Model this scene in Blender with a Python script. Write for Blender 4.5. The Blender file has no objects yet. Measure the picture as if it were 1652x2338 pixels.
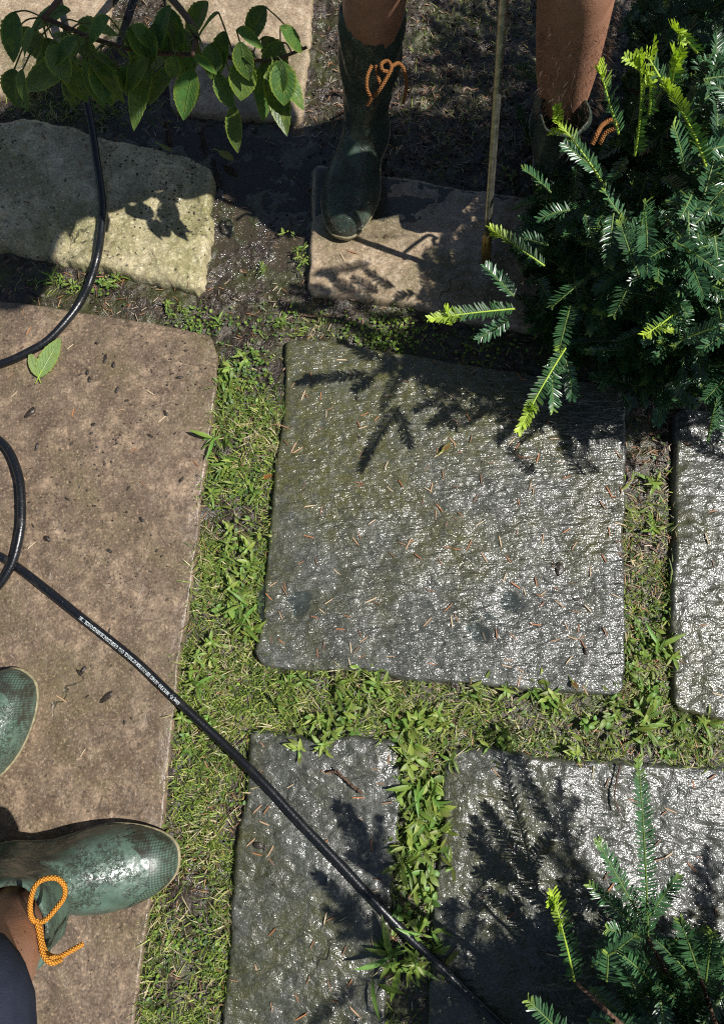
import bpy, math, random
import numpy as np
from mathutils import Vector, Matrix
random.seed(7); rng = np.random.default_rng(11)
S = bpy.context.scene
COL = S.collection

# ------------------------------------------------------------------ camera, world, sun, exposure
CAMH = 1.15; PITCH = math.radians(12.6); FPX = 1600.0
cd = bpy.data.cameras.new('camera'); cam = bpy.data.objects.new('camera', cd); COL.objects.link(cam)
cam.location = (0, 0, CAMH); cam.rotation_euler = (PITCH, 0, 0)
cd.sensor_fit = 'VERTICAL'; cd.sensor_height = 24.0; cd.lens = 24.0 * FPX / 2338.0
cd.clip_start = 0.02; cd.clip_end = 500
S.camera = cam
SX, SY = -0.72, 0.10                       # where a shadow falls per metre of height
sun_dir = Vector((-SX, -SY, 1)).normalized()
w = bpy.data.worlds.new('World'); S.world = w; w.use_nodes = True
nt = w.node_tree; nt.nodes.clear()
sky = nt.nodes.new('ShaderNodeTexSky'); sky.sky_type = 'NISHITA'; sky.sun_disc = False
sky.sun_elevation = math.asin(sun_dir.z); sky.sun_rotation = math.atan2(sun_dir.x, sun_dir.y)
bg = nt.nodes.new('ShaderNodeBackground'); bg.inputs[1].default_value = 0.05
wo = nt.nodes.new('ShaderNodeOutputWorld')
nt.links.new(sky.outputs[0], bg.inputs[0]); nt.links.new(bg.outputs[0], wo.inputs[0])
sl = bpy.data.lights.new('sun', 'SUN'); sl.energy = 5.0; sl.angle = math.radians(0.6); sl.color = (1, 0.965, 0.92)
so = bpy.data.objects.new('sun', sl); COL.objects.link(so); so.location = (2, -1, 4)
so.rotation_euler = sun_dir.to_track_quat('Z', 'Y').to_euler()
S.view_settings.view_transform = 'Standard'; S.view_settings.look = 'None'
S.view_settings.exposure = 0.38; S.view_settings.gamma = 1
S.cycles.use_denoising = False; S.cycles.sample_clamp_indirect = 4.0; S.cycles.filter_width = 1.1

# ------------------------------------------------------------------ helpers
ct, st = math.cos(PITCH), math.sin(PITCH)
def P(px, py, z=0.0):
    u = px - 826.0; v = 1169.0 - py
    y = v * ct + FPX * st; d = FPX * ct - v * st
    k = (CAMH - z) / d
    return np.array([u * k, y * k, z])
def PA(px, py, z):                          # arrays
    u = px - 826.0; v = 1169.0 - py
    y = v * ct + FPX * st; d = FPX * ct - v * st
    k = (CAMH - z) / d
    return np.stack([u * k, y * k, z + 0 * k], -1)
def TOPX(x, y, z=0.0):
    dep = y * st + (CAMH - z) * ct
    return 826 + x / dep * FPX, 1169 - (y * ct - (CAMH - z) * st) / dep * FPX

def tag(o, label=None, cat=None, group=None, kind=None):
    if label: o['label'] = label
    if cat: o['category'] = cat
    if group: o['group'] = group
    if kind: o['kind'] = kind
    return o
def empty(name, loc, label, cat, group=None):
    o = bpy.data.objects.new(name, None); COL.objects.link(o); o.location = loc; o.empty_display_size = .02
    return tag(o, label, cat, group)
def mesh(name, V, F, mat, parent=None, smooth=True, col=None, luv=None, origin=None, tris=None):
    """V (n,3); F (m,4) quads and/or tris (k,3); parents are unrotated empties."""
    V = np.asarray(V, dtype=np.float64)
    off = np.zeros(3)
    if parent is not None: off = np.array(parent.matrix_basis.translation) if parent.parent is None else np.array(parent.matrix_basis.translation) + np.array(parent.parent.matrix_basis.translation)
    org = off.copy()
    if origin is not None: org = np.asarray(origin, float)
    V = V - org
    me = bpy.data.meshes.new(name)
    F = np.zeros((0, 4), int) if F is None else np.asarray(F, int).reshape(-1, 4)
    T = np.zeros((0, 3), int) if tris is None else np.asarray(tris, int).reshape(-1, 3)
    me.vertices.add(len(V)); me.vertices.foreach_set('co', V.astype(np.float32).ravel())
    nl = F.size + T.size
    me.loops.add(nl); me.loops.foreach_set('vertex_index', np.concatenate([F.ravel(), T.ravel()]).astype(np.int32))
    npoly = len(F) + len(T); me.polygons.add(npoly)
    starts = np.concatenate([np.arange(len(F)) * 4, F.size + np.arange(len(T)) * 3]).astype(np.int32)
    me.polygons.foreach_set('loop_start', starts)
    me.update(calc_edges=True)
    me.polygons.foreach_set('use_smooth', np.full(npoly, smooth, dtype=bool))
    if col is not None:
        a = me.attributes.new('Col', 'FLOAT_COLOR', 'POINT')
        c = np.ones((len(V), 4), np.float32); c[:, :3] = col; a.data.foreach_set('color', c.ravel())
    if luv is not None:
        a = me.attributes.new('luv', 'FLOAT_VECTOR', 'POINT')
        c = np.zeros((len(V), 3), np.float32); c[:, :luv.shape[1]] = luv; a.data.foreach_set('vector', c.ravel())
    if mat: me.materials.append(mat)
    me.validate()
    o = bpy.data.objects.new(name, me); COL.objects.link(o)
    if parent is not None: o.parent = parent; o.location = org - off
    else: o.location = org
    return o

def h2(ix, iy, seed):
    n = (ix.astype(np.int64) * 374761393 + iy.astype(np.int64) * 668265263 + seed * 1442695041) & 0xFFFFFFFF
    n = ((n ^ (n >> 13)) * 1274126177) & 0xFFFFFFFF
    n = (n ^ (n >> 16)) & 0xFFFFFFFF
    return n / 4294967295.0
def vnoise(x, y, seed=0):
    ix = np.floor(x); iy = np.floor(y); fx = x - ix; fy = y - iy
    fx = fx * fx * (3 - 2 * fx); fy = fy * fy * (3 - 2 * fy)
    a = h2(ix, iy, seed); b = h2(ix + 1, iy, seed); c = h2(ix, iy + 1, seed); d = h2(ix + 1, iy + 1, seed)
    return (a + (b - a) * fx + (c - a) * fy + (a - b - c + d) * fx * fy) * 2 - 1
def fbm(x, y, sc, octv=4, seed=0, gain=.5):
    r = 0; a = 1
    for i in range(octv):
        r = r + a * vnoise(x * sc + 17.3 * i, y * sc - 9.1 * i, seed + i); sc *= 2.03; a *= gain
    return r
def inpoly(px, py, poly):
    poly = np.asarray(poly, float); r = np.zeros(np.shape(px), bool); n = len(poly); j = n - 1
    for i in range(n):
        xi, yi = poly[i]; xj, yj = poly[j]
        c = ((yi > py) != (yj > py)) & (px < (xj - xi) * (py - yi) / (yj - yi + 1e-12) + xi)
        r ^= c; j = i
    return r
def catmull(pts, n):
    p = np.asarray(pts, float); p = np.vstack([2 * p[0] - p[1], p, 2 * p[-1] - p[-2]])
    out = []; m = len(p) - 3
    for k in range(n):
        t = k / (n - 1) * m; i = min(int(t), m - 1); f = t - i
        a, b, c, d = p[i], p[i + 1], p[i + 2], p[i + 3]
        out.append(.5 * (2 * b + (c - a) * f + (2 * a - 5 * b + 4 * c - d) * f * f + (3 * b - a - 3 * c + d) * f ** 3))
    return np.array(out)
def resample(pts, n):
    p = np.asarray(pts, float); L = np.r_[0, np.cumsum(np.linalg.norm(np.diff(p, axis=0), axis=1))]
    t = np.linspace(0, L[-1], n); return np.stack([np.interp(t, L, p[:, i]) for i in range(p.shape[1])], -1)
def tube(path, rad, seg=12, cap=True, twist=None):
    p = np.asarray(path, float); n = len(p); rad = np.broadcast_to(np.asarray(rad, float), (n,))
    t = np.gradient(p, axis=0); t /= np.linalg.norm(t, axis=1)[:, None] + 1e-12
    up = np.array([0, 0, 1.0]) if abs(t[0][2]) < .9 else np.array([1.0, 0, 0])
    s = np.cross(t[0], up); s /= np.linalg.norm(s); V = []
    a = np.linspace(0, 2 * np.pi, seg, endpoint=False)
    for i in range(n):
        s = s - t[i] * (s @ t[i]); s /= np.linalg.norm(s); b = np.cross(t[i], s)
        V.append(p[i] + rad[i] * (np.cos(a)[:, None] * s + np.sin(a)[:, None] * b))
    V = np.concatenate(V); F = []
    i0 = np.arange(n - 1)[:, None] * seg; j = np.arange(seg)[None, :]; j2 = (j + 1) % seg
    F = np.stack([i0 + j, i0 + j2, i0 + seg + j2, i0 + seg + j], -1).reshape(-1, 4)
    T = []
    if cap:
        c0 = len(V); V = np.vstack([V, p[0], p[-1]])
        for k in range(seg):
            T.append((c0, (k + 1) % seg, k)); T.append((c0 + 1, (n - 1) * seg + k, (n - 1) * seg + (k + 1) % seg))
    return V, F, np.array(T, int).reshape(-1, 3)
class MB:
    def __init__(s): s.V = []; s.F = []; s.T = []; s.C = []; s.U = []; s.n = 0
    def add(s, V, F=None, T=None, col=None, luv=None):
        if F is not None and len(F): s.F.append(np.asarray(F) + s.n)
        if T is not None and len(T): s.T.append(np.asarray(T) + s.n)
        s.V.append(V); s.n += len(V)
        s.C.append(np.broadcast_to(np.asarray((1, 1, 1) if col is None else col, float), (len(V), 3)))
        s.U.append(np.zeros((len(V), 2)) if luv is None else luv)
    def build(s, name, mat, parent=None, smooth=True, origin=None):
        return mesh(name, np.vstack(s.V), np.vstack(s.F) if s.F else None, mat, parent, smooth, np.vstack(s.C), np.vstack(s.U), origin, np.vstack(s.T) if s.T else None)
def norm(a): return a / (np.linalg.norm(a, axis=-1, keepdims=True) + 1e-12)
def strips(base, d, up, L, W, bend, prof, fold=0.0, across=2, col=None, curl=0.0):
    """N leaf blades at once. base,d,up (N,3); L,W,bend (N,)."""
    base = np.asarray(base, float); N = len(base); d = norm(d); side = norm(np.cross(d, up)); up = np.cross(side, d)
    L = np.broadcast_to(L, (N,)); W = np.broadcast_to(W, (N,)); bend = np.broadcast_to(bend, (N,)); curl = np.broadcast_to(curl, (N,))
    k = len(prof); xs = np.linspace(-1, 1, across); V = np.zeros((N, k, across, 3)); U = np.zeros((N, k, across, 2))
    for i, (t, wd) in enumerate(prof):
        c = base + d * (L * t)[:, None] + up * (bend * L * t * t)[:, None] + side * (curl * L * t * t)[:, None]
        for j, x in enumerate(xs):
            V[:, i, j] = c + side * (W * wd * x * .5)[:, None] + up * (fold * W * wd * abs(x) * .5)[:, None]
            U[:, i, j, 0] = t; U[:, i, j, 1] = x
    F = []
    for i in range(k - 1):
        for j in range(across - 1):
            a = i * across + j; F.append((a, a + 1, a + across + 1, a + across))
    F = (np.array(F)[None] + (np.arange(N) * k * across)[:, None, None]).reshape(-1, 4)
    C = None if col is None else np.repeat(np.broadcast_to(col, (N, 3)), k * across, axis=0)
    return V.reshape(-1, 3), F, C, U.reshape(-1, 2)
BLADE = [(0, .7), (.35, 1), (.7, .75), (1, .08)]
NEEDLE = [(0, .35), (.15, .95), (.8, 1), (1, .12)]
LANCE = [(0, .12), (.12, .3), (.3, .75), (.5, 1), (.7, .85), (.87, .45), (1, .03)]
OVAL = [(0, .15), (.08, .5), (.25, .92), (.45, 1), (.65, .88), (.82, .55), (.93, .25), (1, .02)]
ROUND = [(0, .2), (.25, .8), (.6, 1), (.9, .7), (1, .3)]

# ------------------------------------------------------------------ materials
class N:
    def __init__(s, name):
        s.m = bpy.data.materials.new(name); s.m.use_nodes = True; s.t = s.m.node_tree; s.t.nodes.clear()
        s.out = s.t.nodes.new('ShaderNodeOutputMaterial'); s.b = s.t.nodes.new('ShaderNodeBsdfPrincipled')
        s.t.links.new(s.b.outputs[0], s.out.inputs[0])
        tc = s.t.nodes.new('ShaderNodeTexCoord'); s.co = tc.outputs['Object']
    def link(s, a, b): s.t.links.new(a, b)
    def noise(s, scale, detail=4, rough=.55, dist=0, co=None, out=0):
        n = s.t.nodes.new('ShaderNodeTexNoise'); n.inputs['Scale'].default_value = scale; n.inputs['Detail'].default_value = detail
        n.inputs['Roughness'].default_value = rough; n.inputs['Distortion'].default_value = dist; s.link(co or s.co, n.inputs['Vector']); return n.outputs[out]
    def vor(s, scale, feat='F1', out=0, co=None):
        n = s.t.nodes.new('ShaderNodeTexVoronoi'); n.feature = feat; n.inputs['Scale'].default_value = scale; s.link(co or s.co, n.inputs['Vector']); return n.outputs[out]
    def mapv(s, scale=(1, 1, 1), rot=0, loc=(0, 0, 0)):
        n = s.t.nodes.new('ShaderNodeMapping'); n.inputs['Scale'].default_value = scale; n.inputs['Rotation'].default_value = (0, 0, rot); n.inputs['Location'].default_value = loc
        s.link(s.co, n.inputs[0]); return n.outputs[0]
    def ramp(s, fac, stops):
        n = s.t.nodes.new('ShaderNodeValToRGB'); e = n.color_ramp.elements
        while len(e) < len(stops): e.new(.5)
        for i, (p, c) in enumerate(stops):
            e[i].position = p; e[i].color = (*c, 1) if not isinstance(c, (int, float)) else (c, c, c, 1)
        s.link(fac, n.inputs[0]); return n.outputs[0]
    def mix(s, fac, a, b, mode='MIX'):
        n = s.t.nodes.new('ShaderNodeMix'); n.data_type = 'RGBA'; n.blend_type = mode
        for inp, v in ((n.inputs[0], fac), (n.inputs[6], a), (n.inputs[7], b)):
            if isinstance(v, (int, float)): inp.default_value = v
            elif isinstance(v, tuple): inp.default_value = (*v, 1)
            else: s.link(v, inp)
        return n.outputs[2]
    def math(s, op, a, b=0.0, clamp=False):
        n = s.t.nodes.new('ShaderNodeMath'); n.operation = op; n.use_clamp = clamp
        for inp, v in ((n.inputs[0], a), (n.inputs[1], b)):
            if isinstance(v, (int, float)): inp.default_value = v
            else: s.link(v, inp)
        return n.outputs[0]
    def attr(s, name, out=0):
        n = s.t.nodes.new('ShaderNodeAttribute'); n.attribute_name = name; return n.outputs[out]
    def bump(s, h, dist, strength=1, nrm=None):
        n = s.t.nodes.new('ShaderNodeBump'); n.inputs['Strength'].default_value = strength; n.inputs['Distance'].default_value = dist
        s.link(h, n.inputs['Height'])
        if nrm: s.link(nrm, n.inputs['Normal'])
        return n.outputs[0]
    def set(s, **k):
        for key, v in k.items():
            inp = s.b.inputs[{'color': 'Base Color', 'rough': 'Roughness', 'normal': 'Normal', 'spec': 'Specular IOR Level', 'metal': 'Metallic', 'coat': 'Coat Weight', 'coatr': 'Coat Roughness', 'coatn': 'Coat Normal', 'trans': 'Transmission Weight', 'ior': 'IOR', 'sheen': 'Sheen Weight'}[key]]
            if isinstance(v, (int, float)): inp.default_value = v
            elif isinstance(v, tuple): inp.default_value = (*v, 1)
            else: s.link(v, inp)
        return s

def stone_mat(name, c1, c2, c3, moss, mossamt=.5, bumpd=.0009, rough=(.25, .5), spots=.3, fine=520, coat=.5, grain=1.0, stretch=None, mossdir=None):
    n = N(name)
    big = n.noise(6, 5, .6); mid = n.noise(38, 6, .65); fi = n.noise(fine * .6, 3, .6)
    col = n.ramp(mid, [(.33, c1), (.5, c2), (.68, c3)])
    col = n.mix(n.ramp(n.noise(14, 6, .7, .6), [(.45, 0.0), (.62, 1.0)]), col, tuple(x * .62 for x in c2))
    col = n.mix(n.ramp(n.noise(5.5, 6, .75, .8), [(.47, 0.0), (.62, .55)]), col, tuple(x * .5 for x in c2))
    col = n.mix(n.ramp(n.noise(26, 7, .8, 1.2), [(.54, 0.0), (.61, .7)]), col, tuple(x * .36 for x in c2))
    if mossdir:
        sp_ = n.t.nodes.new('ShaderNodeSeparateXYZ'); n.link(n.co, sp_.inputs[0])
        big = n.math('ADD', big, n.math('ADD', n.math('MULTIPLY', sp_.outputs[0], mossdir[0]), n.math('MULTIPLY', sp_.outputs[1], mossdir[1])))
    col = n.mix(n.math('MULTIPLY', n.ramp(big, [(.5 - mossamt * .22, 0.0), (.62, 1.0)]), n.ramp(n.noise(60, 4, .7), [(.35, .25), (.6, .9)])), col, moss)
    col = n.mix(n.ramp(fi, [(.35, .45), (.5, 0.0)]), col, tuple(x * .4 for x in c1))
    col = n.mix(n.ramp(fi, [(.58, 0.0), (.72, .45)]), col, tuple(min(1, x * 1.7) for x in c3))
    cd_ = n.vor(5.5, 'DISTANCE_TO_EDGE', 0, n.mix(.12, n.co, n.noise(9, 4, .6, 0, None, 1)))
    ck = n.math('MULTIPLY', n.ramp(cd_, [(.004, 1.0), (.012, 0.0)]), n.ramp(n.noise(5, 2), [(.6, 0.0), (.66, 1.0)]))
    col = n.mix(n.math('MULTIPLY', ck, .75), col, (.03, .028, .014))
    if spots:
        col = n.mix(n.math('MULTIPLY', n.ramp(n.noise(95, 3, .6), [(.62, 0.0), (.68, 1.0)]), spots), col, (.02, .016, .012))
    co = n.mapv(stretch[0], stretch[1]) if stretch else None
    h = n.noise(fine, 0, .5)
    h2_ = n.noise(130, 1.5, .5, .3, co); h3 = n.noise(30, 3, .5, .7, co)
    b1 = n.bump(h3, bumpd * 3.5, 1); b2 = n.bump(h2_, bumpd * .5, 1, b1); b3 = n.bump(h, bumpd * .36 * grain, 1, b2)
    bc = n.bump(n.noise(fine * .8, 0, .6, .2), bumpd * .38 * grain, 1, b2)
    r = n.ramp(n.noise(9, 4, .6), [(.35, rough[0]), (.65, rough[1])])
    b3 = n.bump(n.math('SUBTRACT', 1.0, ck), .002, .7, b3)
    n.set(color=col, rough=r, normal=b3, spec=.5, coat=coat, coatr=.13, coatn=bc)
    return n.m
M = {}
M['grey'] = stone_mat('wet_grey_sandstone', (.045, .048, .043), (.082, .087, .072), (.15, .15, .13), (.078, .076, .015), .55, .0016, (.32, .5), .2, 520, .8, 1.25, ((1, 3.4, 1), .28), (-.35, .55))
M['grey_low'] = stone_mat('wet_grey_riven_stone', (.038, .042, .038), (.075, .08, .066), (.14, .14, .125), (.055, .056, .013), .45, .0015, (.36, .5), .2, 500, .6, 1.25, ((1, 1.8, 1), 1.2), (-.4, -.3))
M['brown'] = stone_mat('damp_brown_flagstone', (.105, .074, .05), (.20, .145, .098), (.36, .265, .175), (.13, .105, .055), .12, .0012, (.35, .55), .6, 400, .0, 1.1)
M['cream'] = stone_mat('cream_limestone', (.30, .25, .13), (.49, .42, .25), (.66, .58, .39), (.2, .19, .07), .25, .0011, (.4, .7), .8, 380, .15, 1.2)
M['tan'] = stone_mat('wet_tan_sandstone', (.25, .18, .11), (.38, .29, .19), (.52, .42, .30), (.12, .11, .04), .12, .0006, (.3, .55), .35, 500, .4)

def soil_mat():
    n = N('wet_dark_soil')
    c = n.ramp(n.noise(120, 6, .7), [(.35, (.012, .009, .006)), (.5, (.035, .026, .018)), (.66, (.09, .068, .05))])
    c = n.mix(n.ramp(n.noise(420, 3, .6), [(.62, 0.0), (.72, .6)]), c, (.22, .18, .14))
    c = n.mix(n.ramp(n.noise(16, 6, .75), [(.46, 0.0), (.6, .75)]), c, (.05, .058, .014))
    b = n.bump(n.noise(60, 4, .6), .007, .9); b = n.bump(n.noise(300, 2, .6), .0018, 1, b)
    n.set(color=c, rough=n.ramp(n.noise(25, 3), [(.4, .2), (.6, .5)]), normal=b, spec=.5, coat=n.math('MULTIPLY', n.attr('Col', 2), n.ramp(n.noise(18, 3), [(.4, 1.0), (.6, .6)])), coatr=.12, coatn=b); return n.m
M['soil'] = soil_mat()
def leafmix(name, trans=.25, rough=.38, spec=.4, vein=False, tint=None):
    n = N(name); c = n.attr('Col')
    c = n.mix(n.ramp(n.noise(160, 3), [(.35, .35), (.6, 0.0)]), c, n.mix(1.0, c, (.5, .55, .4), 'MULTIPLY'))
    if vein:
        sep = n.t.nodes.new('ShaderNodeSeparateXYZ'); n.link(n.attr('luv', 1), sep.inputs[0])
        t, x = sep.outputs[0], sep.outputs[1]; ax = n.math('ABSOLUTE', x)
        ph = n.math('SUBTRACT', n.math('MULTIPLY', t, 9), n.math('MULTIPLY', ax, 2.6))
        fr = n.math('ABSOLUTE', n.math('SUBTRACT', n.math('FRACT', ph), .5))
        v = n.math('MAXIMUM', n.ramp(fr, [(.0, 1.0), (.11, 0.0)]), n.ramp(ax, [(.0, 1.0), (.07, 0.0)]))
        c = n.mix(n.math('MULTIPLY', v, .45), c, (.22, .3, .06))
        c = n.mix(n.math('MULTIPLY', n.ramp(ax, [(.8, 0.0), (.97, 1.0)]), .7), c, (.3, .38, .05))
        c = n.mix(n.math('MULTIPLY', n.ramp(n.noise(75, 4, .7, .5), [(.5, 0.0), (.62, .7)]), .55), c, (.24, .3, .05))
        c = n.mix(n.ramp(n.noise(140, 3, .7, .5), [(.66, 0.0), (.7, .9)]), c, (.02, .015, .008))
        b = n.bump(v, .0008, .8); b = n.bump(n.noise(220, 3), .0006, .7, b); n.set(normal=b)
    n.set(color=c, rough=rough, spec=spec)
    tr = n.t.nodes.new('ShaderNodeBsdfTranslucent'); n.link(n.mix(1.0, c, (1.4, 1.5, .5), 'MULTIPLY'), tr.inputs[0])
    mx = n.t.nodes.new('ShaderNodeMixShader'); mx.inputs[0].default_value = trans
    n.link(n.b.outputs[0], mx.inputs[1]); n.link(tr.outputs[0], mx.inputs[2]); n.link(mx.outputs[0], n.out.inputs[0]); return n.m
M['grass'] = leafmix('grass_blades', .22, .5, .3)
M['yew'] = leafmix('yew_needles', .08, .3, .55)
M['yewtip'] = leafmix('fresh_yew_needles', .3, .42, .35)
M['leaf'] = leafmix('broad_leaf', .32, .4, .4, True)
M['weed'] = leafmix('weed_leaf', .28, .45, .35)
def simple(name, c, rough=.6, spec=.4, var=.35, sc=90, bump=.0004, bsc=200, **k):
    n = N(name); f = n.noise(sc, 4, .6)
    n.set(color=n.mix(n.ramp(f, [(.35, 1.0), (.65, 0.0)]), c, tuple(x * (1 - var) for x in c)), rough=rough, spec=spec, normal=n.bump(n.noise(bsc, 3), bump, .9), **k); return n.m
def colmat(name, rough=.6, spec=.4):
    n = N(name); n.set(color=n.attr('Col'), rough=rough, spec=spec, normal=n.bump(n.noise(300, 3), .0005, .8)); return n.m
M['litter'] = colmat('dry_needles', .5, .4)
M['mud'] = simple('dark_mud', (.04, .03, .022), .3, .5, .5, 300, .002, 350)
M['bark'] = simple('twig_bark', (.12, .07, .045), .7, .3, .5, 200, .001, 300)
M['greenstem'] = simple('green_stem', (.3, .42, .05), .5, .4, .3)
def rubber(name, dirt=.4, f=1.0):
    n = N(name)
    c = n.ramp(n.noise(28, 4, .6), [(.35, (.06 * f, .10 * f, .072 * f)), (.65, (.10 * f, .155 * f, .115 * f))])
    sp = n.math('MULTIPLY', n.ramp(n.noise(22, 5, .7, .4), [(.5 - .08 * dirt, 0.0), (.62 - .08 * dirt, 1.0)]), n.ramp(n.noise(210, 6, .8), [(.5, 0.0), (.54, 1.0)]))
    c = n.mix(n.math('MULTIPLY', sp, .7), c, (.028, .024, .017))
    c = n.mix(n.ramp(n.noise(45, 5, .7), [(.5, 0.0), (.7, dirt)]), c, (.035, .03, .02))
    b = n.bump(n.noise(24, 3), .006, .7); b = n.bump(n.noise(260, 3, .5), .0004, .8, b); b = n.bump(sp, .0012, .8, b)
    n.set(color=c, rough=n.ramp(n.noise(60, 4), [(.4, .26), (.65, .5)]), spec=.5, normal=b, coat=.12, coatr=.2, coatn=b); return n.m
M['rubber'] = rubber('green_boot_rubber', .45); M['rubber_mud_shade'] = rubber('muddy_shaded_boot_rubber', .9, .6)  # operator's copy: more mud, and the shade on those boots painted into the green
def checker_rubber():
    n = N('textured_toe_rubber'); b0 = n.bump(n.noise(200, 3), .0005, .6)
    co = n.mapv((1, 1, .0), .78)
    ck = n.t.nodes.new('ShaderNodeTexChecker'); ck.inputs['Scale'].default_value = 400; n.link(co, ck.inputs[0])
    c = n.mix(ck.outputs[1], (.045, .062, .045), (.085, .135, .10)); c = n.mix(n.ramp(n.noise(40, 4, .7), [(.45, 0.0), (.62, .85)]), c, (.03, .024, .017))
    n.set(color=c, rough=.35, normal=n.bump(ck.outputs[1], .0003, 1, b0), spec=.5); return n.m
M['toe'] = checker_rubber()
M['sole'] = simple('tan_sole_rubber', (.34, .29, .17), .55, .3, .5)
def lace_mat(g=1.0):
    n = N('orange_cord'); sep = n.t.nodes.new('ShaderNodeSeparateXYZ'); n.link(n.attr('luv', 1), sep.inputs[0])
    a = n.math('FRACT', n.math('ADD', n.math('MULTIPLY', sep.outputs[0], 1.0), sep.outputs[1])); b = n.math('FRACT', n.math('SUBTRACT', sep.outputs[0], sep.outputs[1]))
    f = n.math('MULTIPLY', n.math('PINGPONG', a, .5), n.math('PINGPONG', b, .5)); f = n.math('MULTIPLY', f, 4.0)
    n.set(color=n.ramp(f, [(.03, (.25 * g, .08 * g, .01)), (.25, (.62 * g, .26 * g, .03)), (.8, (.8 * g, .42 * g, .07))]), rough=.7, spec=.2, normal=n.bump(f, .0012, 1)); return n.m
M['lace'] = lace_mat(); M['lace_shaded'] = lace_mat(.45)  # second cord is darkened, painting in the shade on the operator's boots
def hose_mat():
    n = N('black_hose_rubber'); b = n.bump(n.noise(260, 4, .6), .0006, .8); b = n.bump(n.noise(40, 2), .001, .4, b)
    c = n.mix(n.ramp(n.noise(500, 2), [(.68, 0.0), (.74, .5)]), (.006, .007, .009), (.16, .15, .13)); c = n.mix(n.ramp(n.noise(35, 5, .7), [(.55, 0.0), (.7, .6)]), c, (.045, .04, .033))
    n.set(color=c, rough=.3, spec=.5, normal=b); return n.m
M['hose'] = hose_mat()
M['print'] = simple('white_ink', (.72, .78, .78), .6, .2, .15)
def skin_mat():
    n = N('muddy_tanned_skin')
    c = n.ramp(n.noise(30, 5, .6), [(.3, (.30, .145, .085)), (.7, (.42, .215, .135))])
    c = n.mix(n.ramp(n.noise(190, 4, .7), [(.62, 0.0), (.67, .9)]), c, (.05, .025, .015))
    n.set(color=c, rough=.5, spec=.4, normal=n.bump(n.noise(380, 4), .0006, .7)); n.b.inputs['Subsurface Weight'].default_value = 0.0; return n.m
M['skin'] = skin_mat()
M['navy'] = simple('navy_cotton', (.025, .03, .05), .85, .2, .3, 60, .0006, 700)
M['shirt'] = simple('grey_cotton', (.16, .17, .18), .85, .2, .3, 60, .0006, 700)
M['hair'] = simple('brown_hair', (.06, .035, .02), .6, .3, .4, 300, .002, 400)
M['eye'] = simple('eye_white', (.7, .68, .65), .2, .5, .05)
M['steel'] = simple('wet_steel', (.62, .6, .5), .28, .5, .5, 120, .0003, 500, metal=.9)
M['brass'] = simple('brass_nozzle', (.5, .35, .12), .3, .5, .3, 120, .0003, 300, metal=.9)
M['blackplastic'] = simple('black_plastic', (.015, .015, .017), .35, .5, .2)
def water_mat(name, col, alpha=.55, tint=(.85, .8, .72)):
    n = N(name); b = n.bump(n.noise(40, 3, .6), .0008, .5); b = n.bump(n.noise(9, 2), .003, .4, b)
    n.t.nodes.remove(n.b)
    df = n.t.nodes.new('ShaderNodeBsdfDiffuse'); df.inputs[0].default_value = (*col, 1)
    tp = n.t.nodes.new('ShaderNodeBsdfTransparent'); tp.inputs[0].default_value = (*tint, 1)
    gl = n.t.nodes.new('ShaderNodeBsdfGlossy'); gl.inputs['Roughness'].default_value = .04; n.link(b, gl.inputs['Normal'])
    fr = n.t.nodes.new('ShaderNodeFresnel'); fr.inputs[0].default_value = 1.5; n.link(b, fr.inputs['Normal'])
    m1 = n.t.nodes.new('ShaderNodeMixShader'); m1.inputs[0].default_value = alpha; n.link(tp.outputs[0], m1.inputs[1]); n.link(df.outputs[0], m1.inputs[2])
    m2 = n.t.nodes.new('ShaderNodeMixShader'); n.link(fr.outputs[0], m2.inputs[0]); n.link(m1.outputs[0], m2.inputs[1]); n.link(gl.outputs[0], m2.inputs[2])
    n.link(m2.outputs[0], n.out.inputs[0]); return n.m
M['water'] = water_mat('muddy_water', (.10, .082, .06), .32); M['film'] = water_mat('clear_water_film', (.06, .068, .068), .25, (.8, .86, .86))

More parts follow.
